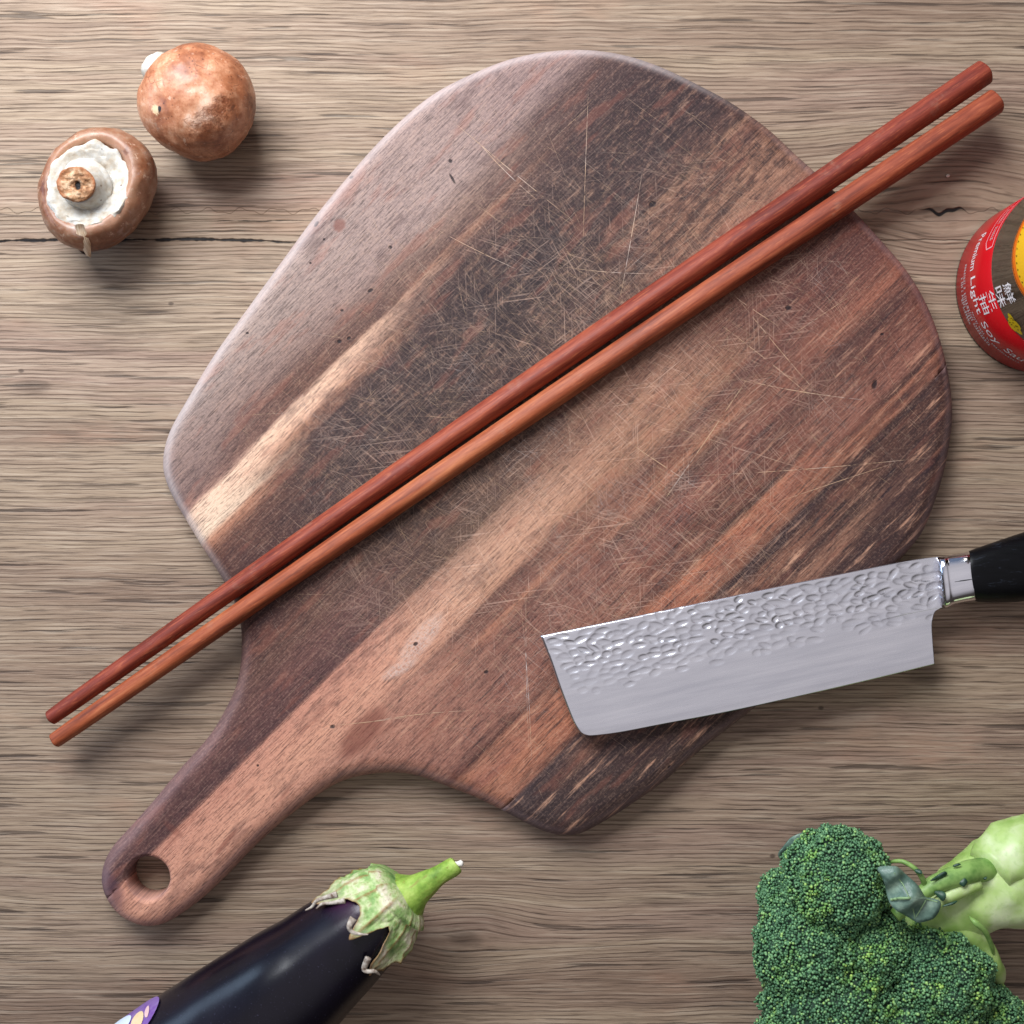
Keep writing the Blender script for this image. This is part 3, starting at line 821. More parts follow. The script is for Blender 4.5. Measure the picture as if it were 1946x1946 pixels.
def add_mushroom_down():
    c = P(186.5, 361, 0.022); c.z = 0.018; base = Vector((c.x, c.y, 0))
    ax = Vector((0.02, 0.03, 1.0)).normalized()
    sy = 1.24; K = 0.90
    # bowl-like cap turned upside down, rim rolled in over white flesh
    capp = [(0.0001, -0.018), (0.009, -0.0172), (0.0170, -0.0130), (0.0222, -0.0060), (0.0240, 0.0020), (0.0236, 0.0085), (0.0214, 0.0132), (0.0186, 0.0150), (0.0164, 0.0140), (0.0152, 0.0115), (0.012, 0.009), (0.0001, 0.008)]
    capp = [(r_ * K, h_) for r_, h_ in capp]
    cV, cF = revolve(capp, c, ax, 1.0, sy, 120, 0.0006, 130.0, 9.0, 6, 0.0016)
    vp = [(0.0001, 0.0108), (0.005, 0.0110), (0.0085, 0.0118), (0.0115, 0.0130), (0.0140, 0.0143), (0.0156, 0.0146), (0.0164, 0.0132), (0.012, 0.010), (0.0001, 0.0095)]
    vV, vF = revolve(vp, c + Vector((0.0014, -0.0010, 0.0002)), ax, 0.93, 1.16, 120, 0.0015, 260.0, 4.0, 6, 0.0046)
    s_ax = Vector((0.02, -0.20, 1.0))
    sc_ = c + Vector((-0.0024, 0.0014, -0.0010))
    sp_ = [(0.0001, 0.009), (0.0104, 0.0125), (0.0094, 0.0155), (0.0080, 0.0185), (0.0072, 0.0212), (0.0068, 0.0225)]
    sV, sF = revolve(sp_, sc_, s_ax, 1.0, 1.0, 64, 0.0005, 200.0, 2.0, 6, 0.0010)
    ep = [(0.0066, 0.0222), (0.0074, 0.0234), (0.0071, 0.0246), (0.0054, 0.0250), (0.0030, 0.0246), (0.0014, 0.0240), (0.0001, 0.0238)]
    eV, eF = revolve(ep, sc_ + Vector((-0.0006, 0.0004, 0)), s_ax, 1.06, 0.94, 64, 0.0008, 420.0, 7.0, 6, 0.0014)
    rest([cV, vV, sV, eV])
    t = thing('mushroom', 'brown mushroom lying upside down with white flesh and cut stem facing up', 'mushroom', base, 'pair of brown mushrooms')
    m, col, n1, n2, n3 = cap_material('dark_cap_skin', tuple(base), 0.46)
    # pale bruised inner rim
    dx = (m.x - (c.x + 0.0012)) * (1 / 0.0178); dy = (m.y - (c.y + 0.0008)) * (1 / 0.0208)
    rim = (dx * dx + dy * dy + (n1 - 0.5) * 1.5).step(1.25, 0.70)
    col = m.mix(rim * 0.36, col, rgb((204, 160, 132)))
    patchy = m.noise(m.vec, 90.0, 3.0, 0.6)
    col = m.mix(patchy.step(0.60, 0.70) * 0.22, col, rgb((206, 192, 190)))
    col = m.mix(patchy.step(0.42, 0.30) * 0.7, col, rgb((84, 38, 24)))
    m.set('Base Color', col); m.set('Roughness', 0.42); m.set('Subsurface Weight', 0.05); m.set('Subsurface Scale', 0.3)
    m.bump(n2 * 0.7 + n3 * 0.3, 0.35, 0.0005)
    mesh_obj('cap', cV, cF, m.m, t, base)
    fl = white_flesh('mushroom_veil_flesh', tuple(base))
    mesh_obj('veil', vV, vF, fl, t, base)
    st = mesh_obj('stem', sV, sF, fl, t, base)
    cm = Mat('dried_stem_cut', tuple(base))
    a1 = cm.noise(cm.vec, 420.0, 4.0, 0.7); a2 = cm.noise(cm.vec, 170.0, 3.0, 0.6)
    col = cm.ramp(a1 * 0.6 + a2 * 0.4, [(0.36, (104, 58, 30)), (0.48, (176, 126, 86)), (0.6, (214, 180, 146))], 0.9)
    ctop = sc_ + s_ax.normalized() * 0.024
    rr_ = ((cm.x - ctop.x).pow(2.0) + (cm.y - ctop.y).pow(2.0)).sqrt()
    col = cm.mix(rr_.step(0.0052, 0.0078) * 0.8, col, rgb((150, 84, 42)))
    h1 = ((cm.x - ctop.x - 0.0002) * 900.0).pow(2.0) + ((cm.y - ctop.y) * 560.0).pow(2.0) + (a1 - 0.5) * 1.4
    col = cm.mix(h1.step(1.1, 0.6), col, rgb((14, 9, 8)))
    cm.set('Base Color', col); cm.set('Roughness', 0.75); cm.bump(a1 - h1.step(1.4, 0.5) * 1.2, 0.8, 0.0010)
    mesh_obj('cut_end', eV, eF, cm.m, st, base)
    # two torn strips of skin on the rim
    tm = Mat('torn_skin', tuple(base))
    b1 = tm.noise(tm.xyz(tm.x * 1800.0, tm.y * 260.0, 0.0), 1.0, 2.0, 0.6)
    tm.set('Base Color', tm.ramp(b1, [(0.35, (196, 158, 122)), (0.6, (236, 212, 184))], 0.9)); tm.set('Roughness', 0.7)
    hole = Mat('torn_hollow', tuple(base)); hole.set('Base Color', rgb((46, 24, 14))); hole.set('Roughness', 0.8)
    def strip(pts, mat, zoff, name):
        L = [P(x, y, z) + Vector((0, 0, zoff)) for x, y, z, w in pts]
        V, F = [], []
        for i, (x, y, z, w) in enumerate(pts):
            d = (L[min(i + 1, len(L) - 1)] - L[max(i - 1, 0)]); pr = Vector((-d.y, d.x, 0)).normalized()
            for k in (-1, -0.4, 0.4, 1):
                V.append(L[i] + pr * k * w * K0 * 0.93 + Vector((0, 0, 0.0009 * (1 - k * k))))
            for k in (1, 0.0, -1):
                V.append(L[i] + pr * k * w * K0 * 0.93 - Vector((0, 0, 0.0012)))
        n = 7
        for i in range(len(pts) - 1):
            for j in range(n):
                a_ = i * n + j; b_ = i * n + (j + 1) % n; F.append((a_, b_, b_ + n, a_ + n))
        F.append(tuple(range(n))); F.append(tuple(range((len(pts) - 1) * n, len(pts) * n))[::-1])
        mesh_obj(name, V, F, mat, t, base)
    strip([(146, 428, 0.0330, 9), (142, 445, 0.0300, 11), (150, 465, 0.0230, 13), (160, 483, 0.014, 6)], hole.m, -0.0002, 'hollow')
    strip([(152, 428, 0.0345, 8), (155, 445, 0.0335, 12), (161, 462, 0.0300, 12), (166, 478, 0.0240, 8), (169, 488, 0.020, 4)], tm.m, 0.0012, 'torn_strip')
    strip([(138, 430, 0.0340, 5), (132, 444, 0.0325, 6), (128, 457, 0.0295, 3)], tm.m, 0.0006, 'torn_strip')
add_mushroom_down()

# ------------------------------------------------------------------ eggplant
def add_eggplant():
    zc = 0.0300; o0 = P(720, 1735, zc); k = K0 * (H - zc) / H
    a = math.radians(40.8)
    d = Vector((-math.cos(a), -math.sin(a), 0)); pu = Vector((-math.sin(a), math.cos(a), 0)); up = Vector((0, 0, 1))
    o0 += pu * (3 * k)
    prof_ = [(-64, 0.5), (-62, 30), (-50, 56), (-25, 74), (0, 82), (38, 89), (85, 96.5), (145, 106), (215, 117.5), (320, 128), (410, 134), (510, 138), (620, 137), (730, 128), (810, 108), (860, 76), (884, 38), (890, 0.5)]
    sp_ = np.array(spline(prof_, 8))
    def Rf(s): return float(np.interp(s, sp_[:, 0], sp_[:, 1]))
    def bend(s): return float(np.interp(s, [0, 150, 320, 410, 510, 650, 900], [0, 0, 8, 15, 22, 24, 14])) * k
    def pt(s, th, off=0.0):
        r = Rf(s) * k + off
        drop = 0.0
        return o0 + d * (s * k) + pu * bend(s) + (pu * math.sin(th) + up * math.cos(th)) * r
    base = o0 + d * (300 * k); base.z = 0
    t = thing('eggplant', 'dark purple glossy eggplant with green calyx and stem at the bottom edge of the picture', 'eggplant', base)
    n = 96; rings = []
    for s, r in sp_:
        rings.append([pt(s, 2 * PI * j / n, 0.0006 * mnoise.noise(Vector((s * 0.01, math.cos(2 * PI * j / n) * 1.2, math.sin(2 * PI * j / n) * 1.2)))) for j in range(n)])
    V, F = loft(rings)
    lo_ = min(v.z for v in V)
    for v in V: v.z -= lo_ * 0.98
    o0.z -= lo_ * 0.98
    m = Mat('eggplant_skin', tuple(base))
    n1 = m.noise(m.vec, 30.0, 3.0, 0.6); n2 = m.noise(m.vec, 1500.0, 2.0, 0.6)
    col = m.ramp(n1, [(0.3, (10, 8, 16)), (0.7, (18, 13, 26))])
    col = m.mix(n2.step(0.66, 0.76) * 0.35, col, rgb((84, 84, 108)))
    pc = P(655, 1722, 0.055); dd = ((m.x - pc.x).pow(2.0) + (m.y - pc.y).pow(2.0)).sqrt()
    col = m.mix(dd.step(0.014, 0.002) * 0.5, col, rgb((70, 30, 62)))
    m.set('Base Color', col); m.set('Roughness', n1 * 0.16 + 0.17); m.set('Specular IOR Level', 0.34)
    m.bump(n1 * 0.8 + n2 * 0.05, 0.12, 0.002)
    mesh_obj('fruit', V, F, m.m, t, base)
    # calyx: a leathery star wrapped over the shoulder
    tips = [(-180, 5), (-150, 70), (-135, 30), (-112, 0), (-90, 20), (-60, 48), (-48, 78), (-40, 94), (-36, 100), (-32, 88), (-26, 46), (-19, 8), (-12, 4), (-5, 20), (1, 44), (5, 68), (8, 76), (11, 70), (15, 50), (20, 32), (27, 24), (36, 24),
            (46, 40), (56, 84), (62, 106), (68, 104), (76, 70), (95, 24), (120, 5), (150, 70), (165, 30), (180, 5)]
    ta = [q[0] for q in tips]; tb = [q[1] * 0.86 - 24 for q in tips]
    NT_, NW = 240, 26
    V, F = [], []; RIM = []
    ribs = (-170, -150, -84, -62, -37, 7, 38, 65, 104, 150)
    back = [(0.0, -72, 17), (0.12, -69, 34), (0.28, -58, 58), (0.42, -42, 74)]
    for i in range(NT_):
        deg = -180 + 360.0 * i / NT_; th = math.radians(deg)
        st = float(np.interp(deg, ta, tb)) + 3 * mnoise.noise(Vector((deg * 0.12, 0, 5)))
        for layer in (0, 1):
            for w in range(NW + 1):
                f = w / NW
                if f < 0.42:
                    s = float(np.interp(f, [b[0] for b in back], [b[1] for b in back])); r = float(np.interp(f, [b[0] for b in back], [b[2] for b in back]))
                    rr = r * k + 0.0017
                else:
                    s = -42 + (st + 42) * (f - 0.42) / 0.58
                    rr = Rf(s) * k + 0.0017
                tipf = max(0.0, (f - 0.80) / 0.2)
                wr = 0.0010 * mnoise.noise(Vector((deg * 0.05, s * 0.045, 3))) + 0.0005 * mnoise.noise(Vector((deg * 0.20, s * 0.12, 9)))
                rr += wr * (0.4 + f) + (0.0022 * tipf * tipf if st > 60 else 0.0010 * tipf)
                rr += 0.0006 * math.cos(math.radians(deg) * 5)
                dg = min(abs(deg - q_) for q_ in ribs)
                rb_ = math.exp(-(dg / (2.2 + 2.0 * (1 - f))) ** 2) * min(1, f * 3)
                rr += 0.0005 * rb_
                RIM.append(max(rb_ * 0.8, max(0.0, (f - 0.90) / 0.10)))
                if layer: rr -= 0.0009
                V.append(o0 + d * (s * k) + (pu * math.sin(th) + up * math.cos(th)) * max(rr, 0.001))
    S1 = 2 * (NW + 1)
    for i in range(NT_):
        j = (i + 1) % NT_
        for w in range(NW):
            F.append((i * S1 + w, j * S1 + w, j * S1 + w + 1, i * S1 + w + 1))
            a0 = i * S1 + NW + 1; b0 = j * S1 + NW + 1
            F.append((a0 + w, a0 + w + 1, b0 + w + 1, b0 + w))
        F.append((i * S1 + NW, j * S1 + NW, j * S1 + S1 - 1, i * S1 + S1 - 1))
    for v in V: v.z = max(v.z, 0.0005)
    def calyx_mat(name, stemy):
        m = Mat(name, tuple(base))
        p = m.x * d.x + m.y * d.y; q = m.y * d.x - m.x * d.y
        b1 = m.noise(m.vec, 110.0, 4.0, 0.65); b2 = m.noise(m.xyz(p * 120.0, q * 520.0, m.z * 520.0), 1.0, 3.0, 0.6); b3 = m.noise(m.vec, 700.0, 3.0, 0.7)
        if stemy:
            col = m.ramp(b1, [(0.3, (96, 132, 44)), (0.5, (150, 184, 76)), (0.68, (190, 214, 110))], 0.85)
        else:
            col = m.ramp(b1, [(0.3, (96, 134, 74)), (0.45, (146, 178, 106)), (0.53, (192, 206, 148)), (0.64, (226, 216, 190))], 0.9)
            rel = (m.x - (o0.x - base.x) * 0) 
            tipz = ((m.x - o0.x) * d.x + (m.y - o0.y) * d.y)
            col = m.mix(tipz.step(-0.002, 0.012) * 0.7, col, m.ramp(b2, [(0.3, (128, 104, 84)), (0.6, (206, 192, 170))], 0.9))
        col = m.mix(b2.step(0.56, 0.72) * 0.45, col, rgb((138, 92, 56)))
        col = m.mix(b3.step(0.58, 0.72) * 0.5, col, rgb((112, 84, 40)))
        if not stemy:
            rm = E(m.nt, m.attr('rim').outputs['Fac'])
            col = m.mix((rm * (b3 * 0.8 + 0.5)).step(0.25, 0.85) * 0.75, col, rgb((140, 92, 52)))
        m.set('Base Color', col); m.set('Roughness', 0.6); m.set('Specular IOR Level', 0.3)
        m.bump(b1 * 0.6 + b2 * 0.6 + b3 * 0.3, 0.6, 0.0007)
        return m.m
    cx = mesh_obj('calyx', V, F, calyx_mat('calyx_skin', False), t, base)
    ra_ = cx.data.attributes.new('rim', 'FLOAT', 'POINT'); ra_.data.foreach_set('value', RIM)
    cm_ = calyx_mat('stem_skin', True)
    # dried curled tips
    dm = Mat('dry_tip', tuple(base)); dn = dm.noise(dm.vec, 500.0, 3.0, 0.6)
    dm.set('Base Color', dm.ramp(dn, [(0.3, (110, 80, 60)), (0.6, (206, 194, 180))], 0.9)); dm.set('Roughness', 0.7)
    def curl(pts, r0):
        pp = [tuple(P(x, y, z)) + (w,) for x, y, z, w in pts]
        sm = spline(pp, 6)
        V2, F2 = loft(tube([s_[:3] for s_ in sm], [s_[3] * K0 for s_ in sm], 8, 0.5))
        mesh_obj('lobe_tip', V2, F2, dm.m, cx, base)
    curl([(672, 1745, 0.060, 7), (664, 1760, 0.0605, 5), (668, 1770, 0.060, 3.5), (682, 1775, 0.061, 2.6), (700, 1776, 0.061, 1)], 0)
    curl([(700, 1820, 0.052, 6), (692, 1840, 0.050, 5), (698, 1846, 0.050, 4), (712, 1846, 0.050, 3.4), (722, 1853, 0.048, 1)], 0)
    curl([(640, 1700, 0.056, 6), (618, 1706, 0.054, 4), (602, 1712, 0.053, 3.2), (592, 1724, 0.052, 2.4), (580, 1730, 0.052, 1)], 0)
    curl([(655, 1712, 0.058, 5), (630, 1716, 0.056, 3), (612, 1718, 0.055, 2.4), (601, 1727, 0.054, 1)], 0)
    sm = spline([tuple(P(x, y, z)) + (w,) for x, y, z, w in ((748, 1722, 0.031, 66), (764, 1710, 0.031, 56), (780, 1699, 0.032, 42), (797, 1688, 0.033, 29), (826, 1670, 0.035, 20), (848, 1656, 0.035, 18), (864, 1646, 0.036, 17.5), (868, 1643, 0.036, 15))], 8)
    V3, F3 = loft(tube([s_[:3] for s_ in sm], [s_[3] * k for s_ in sm], 28, 1.0, 0.0007))
    st = mesh_obj('stem', V3, F3, cm_, t, base)
    wm = Mat('dried_cut', tuple(base)); wm.set('Base Color', rgb((232, 226, 216))); wm.set('Roughness', 0.8)
    V4, F4 = loft(tube([P(866, 1644, 0.036), P(871, 1642, 0.036), P(877, 1640, 0.037), P(880, 1638, 0.037)], [9 * k, 8 * k, 9 * k, 3 * k], 10, 1.0, 0.0012))
    mesh_obj('cut_end', V4, F4, wm.m, st, base)
    # produce sticker near the picture edge
    def wrap(name, s0, s1, t0, t1, off, mat, par, nx=24, ny=16):
        V, F = [], []
        for i in range(nx + 1):
            for j in range(ny + 1):
                a_ = 2 * (i / nx) - 1; b_ = 2 * (j / ny) - 1
                # disc-like outline
                s_ = (s0 + s1) / 2 + (s1 - s0) / 2 * a_ * math.sqrt(1 - b_ * b_ / 2)
                tt_ = (t0 + t1) / 2 + (t1 - t0) / 2 * b_ * math.sqrt(1 - a_ * a_ / 2)
                V.append(o0 + d * (s_ * k) + pu * bend(s_) + (pu * math.sin(tt_) + up * math.cos(tt_)) * (Rf(s_) * k + off))
        for i in range(nx):
            for j in range(ny):
                q = i * (ny + 1) + j; F.append((q, q + 1, q + ny + 2, q + ny + 1))
        return mesh_obj(name, V, F, mat, par, base)
    def flat(name, c, r=0.35):
        mm = Mat(name, tuple(base)); nn = mm.noise(mm.vec, 400.0, 2.0, 0.5)
        mm.set('Base Color', mm.mix(nn * 0.2, rgb(c), rgb((255, 255, 255)))); mm.set('Roughness', r); return mm.m
    stick = wrap('sticker', 408, 650, math.radians(46), math.radians(104), 0.0008, flat('purple_sticker', (92, 14, 140)), t)
    wrap('sticker_panel', 470, 610, math.radians(59), math.radians(94), 0.0011, flat('pale_blue_print', (206, 220, 238)), stick)
    wrap('sticker_print', 440, 468, math.radians(59), math.radians(78), 0.0011, flat('gold_print', (222, 190, 140)), stick, 8, 6)
    wrap('sticker_print', 428, 438, math.radians(64), math.radians(78), 0.0011, flat('pink_print', (214, 170, 170)), stick, 8, 6)
add_eggplant()

# ------------------------------------------------------------------ soy sauce bottle
def add_bottle():
    c = P(1978.9, 546.5, 0); R = 164.5 * K0
    c = Vector((c.x, c.y, 0))
    t = thing('soy_sauce_bottle', 'soy sauce bottle with red and brown label standing at the right edge', 'bottle', c)
    def rev(name, prof, mat, par, n=128):
        rings = [[c + Vector((r * math.cos(2 * PI * j / n), r * math.sin(2 * PI * j / n), z)) for j in range(n)] for r, z in prof]
        V, F = loft(rings)
        return mesh_obj(name, V, F, mat, par, c)
    gm = Mat('dark_glass', tuple(c)); gm.set('Base Color', (0.006, 0.003, 0.002, 1)); gm.set('Roughness', 0.08); gm.set('Specular IOR Level', 0.3)
    pr = [(R * 0.86, 0.0012), (R * 0.90, 0.0), (R * 0.955, 0.0006), (R * 0.988, 0.003), (R * 0.992, 0.006), (R * 0.992, 0.160), (R * 0.98, 0.168), (R * 0.90, 0.182), (R * 0.72, 0.198), (R * 0.50, 0.212), (R * 0.38, 0.224), (R * 0.35, 0.236), (R * 0.35, 0.252)]
    rev('body', [tuple(q) for q in spline(pr, 3)], gm.m, t)
    def paint(name, cc, rough=0.40, var=None, coat=0.25):
        m = Mat(name, tuple(c))
        n = m.noise(m.vec, 120.0, 3.0, 0.6); n2 = m.noise(m.vec, 1400.0, 2.0, 0.6)
        col = m.mix(n * 0.5, rgb(cc), rgb(var or cc)); col = m.mix(n2 * 0.12, col, rgb((255, 255, 255)) if sum(cc) > 500 else rgb((60, 10, 10)))
        m.set('Base Color', col); m.set('Roughness', rough); m.set('Coat Weight', coat * 0.5); m.set('Coat Roughness', 0.12); m.set('Specular IOR Level', 0.3)
        return m.m
    FH = H / 0.42; hb = 0.0318 * FH
    lb = rev('label', [(R * 0.99, 0.0018), (R * 1.0, 0.0020), (R * 1.0, hb), (R * 0.99, hb + 0.0002)], paint('red_label', (186, 10, 22), 0.36, (196, 20, 26)), t)
    bm_ = Mat('brown_label', tuple(c))
    bn = bm_.noise(bm_.xyz(bm_.x * 500.0, bm_.y * 500.0, bm_.z * 90.0), 1.0, 3.0, 0.6)
    bm_.set('Base Color', bm_.ramp(bn, [(0.3, (62, 52, 36)), (0.55, (80, 70, 48)), (0.75, (94, 82, 58))])); bm_.set('Roughness', 0.4); bm_.set('Coat Weight', 0.4)
    bb = rev('upper_label', [(R * 0.99, hb + 0.0003), (R * 1.0, hb + 0.0004), (R * 1.0, 0.150), (R * 0.985, 0.1504)], bm_.m, t)
    cp = rev('cap', [(R * 0.30, 0.232), (R * 0.44, 0.233), (R * 0.44, 0.256), (R * 0.42, 0.2585), (R * 0.30, 0.259)], paint('red_cap', (180, 14, 24)), t, 96)
    def wrapm(name, V2, F2, mat, par, phi0, h0, off, sx=1.0, sy=1.0):
        V = []
        for (x, y) in V2:
            a = phi0 + x * sx / R; V.append(c + Vector(((R + off) * math.cos(a), (R + off) * math.sin(a), (h0 + y * sy) * FH)))
        return mesh_obj(name, V, F2, mat, par, c, smooth=False)
    wh = paint('white_print', (232, 226, 226), 0.35, (214, 206, 210))
    sil = paint('silver_print', (176, 168, 170), 0.35, (196, 190, 190))
    def text(body, size, phi_deg, h, mat, name, par, wx=1.0, fit=None, bold=0.0):
        cu = bpy.data.curves.new('t', 'FONT'); cu.body = body; cu.size = size; cu.resolution_u = 3; cu.offset = bold
        to = bpy.data.objects.new('t', cu); COL.objects.link(to)
        bpy.context.view_layer.update()
        me = bpy.data.meshes.new_from_object(to)
        V2 = [(v.co.x, v.co.y) for v in me.vertices]; F2 = [tuple(p.vertices) for p in me.polygons]
        bpy.data.objects.remove(to); bpy.data.curves.remove(cu)
        if fit and V2:
            x0 = min(v[0] for v in V2); x1 = max(v[0] for v in V2); y0 = min(v[1] for v in V2); y1 = max(v[1] for v in V2)
            V2 = [((v[0] - x0) / (x1 - x0) * fit[0], (v[1] - y0) / (y1 - y0) * fit[1]) for v in V2]
        V2 = [(v[0] * wx, v[1]) for v in V2]
        return wrapm(name, V2, F2, mat, par, math.radians(phi_deg), h, 0.00012)
    def wid(deg): return math.radians(deg) * R
    text('Premium', 0.005, 150, 0.0138, wh, 'lettering', lb, fit=(wid(24.5), 0.0044))
    text('Light', 0.005, 179.0, 0.0135, wh, 'lettering', lb, fit=(wid(24), 0.0052))
    text('Soy', 0.005, 208.5, 0.0126, wh, 'lettering', lb, fit=(wid(17.5), 0.0052))
    text('Sauce', 0.005, 231, 0.0138, wh, 'lettering', lb, fit=(wid(24), 0.0044))
    for ch, h, par in (('\u9bae', 0.0392, bb), ('\u5473', 0.0325, bb), ('\u751f', 0.0258, lb), ('\u62bd', 0.0193, lb)):
        text(ch, 0.008, 198.5 - 6.4, h, wh, 'lettering', par, fit=(wid(12.8), 0.0059))
    # rows of print too small to read
    rr = random.Random(5)
    def dashes(p0, p1, h, hh, dens):
        V2, F2 = [], []; x = 0.0; W = wid(p1 - p0)
        while x < W:
            w = rr.uniform(0.0005, 0.0011)
            if rr.random() < dens:
                for (a0, b0, a1, b1) in ((x, h, x + w, h + hh * 0.22), (x + w * 0.3, h, x + w * 0.55, h + hh * rr.uniform(0.6, 1)), (x, h + hh * 0.7, x + w * rr.uniform(0.5, 1), h + hh * 0.9)):
                    i = len(V2); V2 += [(a0, b0), (a1, b0), (a1, b1), (a0, b1)]; F2.append((i, i + 1, i + 2, i + 3))
            x += w + 0.0003
        o = wrapm('small_print', V2, F2, sil, lb, math.radians(p0), 0.0, 0.0001)
    dashes(168, 196, 0.0084, 0.0015, 0.95); dashes(176, 204, 0.0062, 0.0017, 0.9); dashes(196, 224, 0.0082, 0.0018, 0.9); dashes(200, 246, 0.0108, 0.0011, 0.7); dashes(188, 206, 0.0052, 0.0012, 0.9)
    # outlined box beside the brown band
    def outline_box(p0, p1, h0, h1, w, mat):
        W = wid(p1 - p0); pts = [(0, h0), (W * 0.86, h0), (W, h0 + 0.0022), (W, h1), (0, h1)]
        V2, F2 = [], []
        for a_, b_ in zip(pts, pts[1:] + pts[:1]):
            d_ = Vector((b_[0] - a_[0], b_[1] - a_[1])); L = d_.length; d_ /= L; n_ = Vector((-d_.y, d_.x)) * w / 2; nseg = max(1, int(L / 0.002))
            for q in range(nseg):
                s0 = Vector(a_) + d_ * L * q / nseg; s1 = Vector(a_) + d_ * L * (q + 1) / nseg; i = len(V2)
                V2 += [tuple(s0 - n_), tuple(s1 - n_), tuple(s1 + n_), tuple(s0 + n_)]; F2.append((i, i + 1, i + 2, i + 3))
        wrapm('box_outline', V2, F2, mat, lb, math.radians(p0), 0, 0.00014)
    outline_box(128, 165.5, 0.0236, 0.0306, 0.00045, paint('pink_print', (236, 160, 170)))
    dashes(132, 160, 0.0262, 0.0022, 0.8)
    # round emblem: orange rim and yellow middle
    def disc(name, ph, h, rx, ry, mat, off, par, inner=0.0, n=64):
        V2, F2 = [], []; m_ = 10
        for i in range(m_ + 1):
            f = inner + (1 - inner) * i / m_
            for j in range(n): V2.append((rx * f * math.cos(2 * PI * j / n), ry * f * math.sin(2 * PI * j / n)))
        for i in range(m_):
            for j in range(n): F2.append((i * n + j, i * n + (j + 1) % n, (i + 1) * n + (j + 1) % n, (i + 1) * n + j))
        return wrapm(name, V2, F2, mat, par, math.radians(ph), h, off)
    og = paint('orange_print', (226, 104, 14), 0.35, (236, 128, 20)); ye = paint('yellow_print', (236, 178, 24), 0.35, (244, 200, 40)); dkp = paint('dark_print', (34, 18, 12), 0.4)
    em = disc('emblem', 182, 0.0640, 0.0245, 0.0158, og, 0.00014, bb)
    disc('emblem_middle', 182, 0.0640, 0.0205, 0.0130, ye, 0.00022, em)
    disc('emblem_ring', 182, 0.0640, 0.0238, 0.0153, dkp, 0.00024, em, inner=0.985)
    for q in range(46):
        a = 2 * PI * q / 46; x = 0.0200 * math.cos(a); y = 0.0124 * math.sin(a)
        V2 = [(x - 0.0004, y - 0.0001), (x + 0.0005, y + 0.0001), (x + 0.0002, y + 0.0007), (x - 0.0003, y + 0.0004)]
        wrapm('emblem_mark', V2, [(0, 1, 2, 3)], dkp, em, math.radians(182), 0.0640, 0.0003)
    # yellow petal badge with dark strokes
    by_ = paint('petal_yellow', (214, 190, 20), 0.35, (230, 170, 16))
    bd = disc('badge', 216.5, 0.0345, 0.0030, 0.0017, by_, 0.00020, bb)
    for dp, dh, rx, ry in ((-3.8, 0.0016, 0.0022, 0.0012), (1.6, 0.0020, 0.0024, 0.0014), (5.0, 0.0002, 0.0024, 0.0014), (1.5, -0.0013, 0.0026, 0.0012)):
        disc('badge_petal', 216.5 + dp, 0.0345 + dh, rx, ry, by_, 0.00024 + abs(dp) * 1e-6, bd, n=24)
    for q in range(12):
        x = rr.uniform(-0.0028, 0.0038); y = rr.uniform(-0.0014, 0.0022); w = rr.uniform(0.0003, 0.0008)
        V2 = [(x, y), (x + w, y + 0.0002), (x + w, y + 0.0004), (x, y + 0.0002), (x + w * 0.4, y - 0.0004), (x + w * 0.6, y - 0.0004), (x + w * 0.6, y + 0.0008), (x + w * 0.4, y + 0.0008)]
        wrapm('badge_mark', V2, [(0, 1, 2, 3), (4, 5, 6, 7)], dkp, bd, math.radians(216.5), 0.0345, 0.00032 + q * 2e-6)
add_bottle()

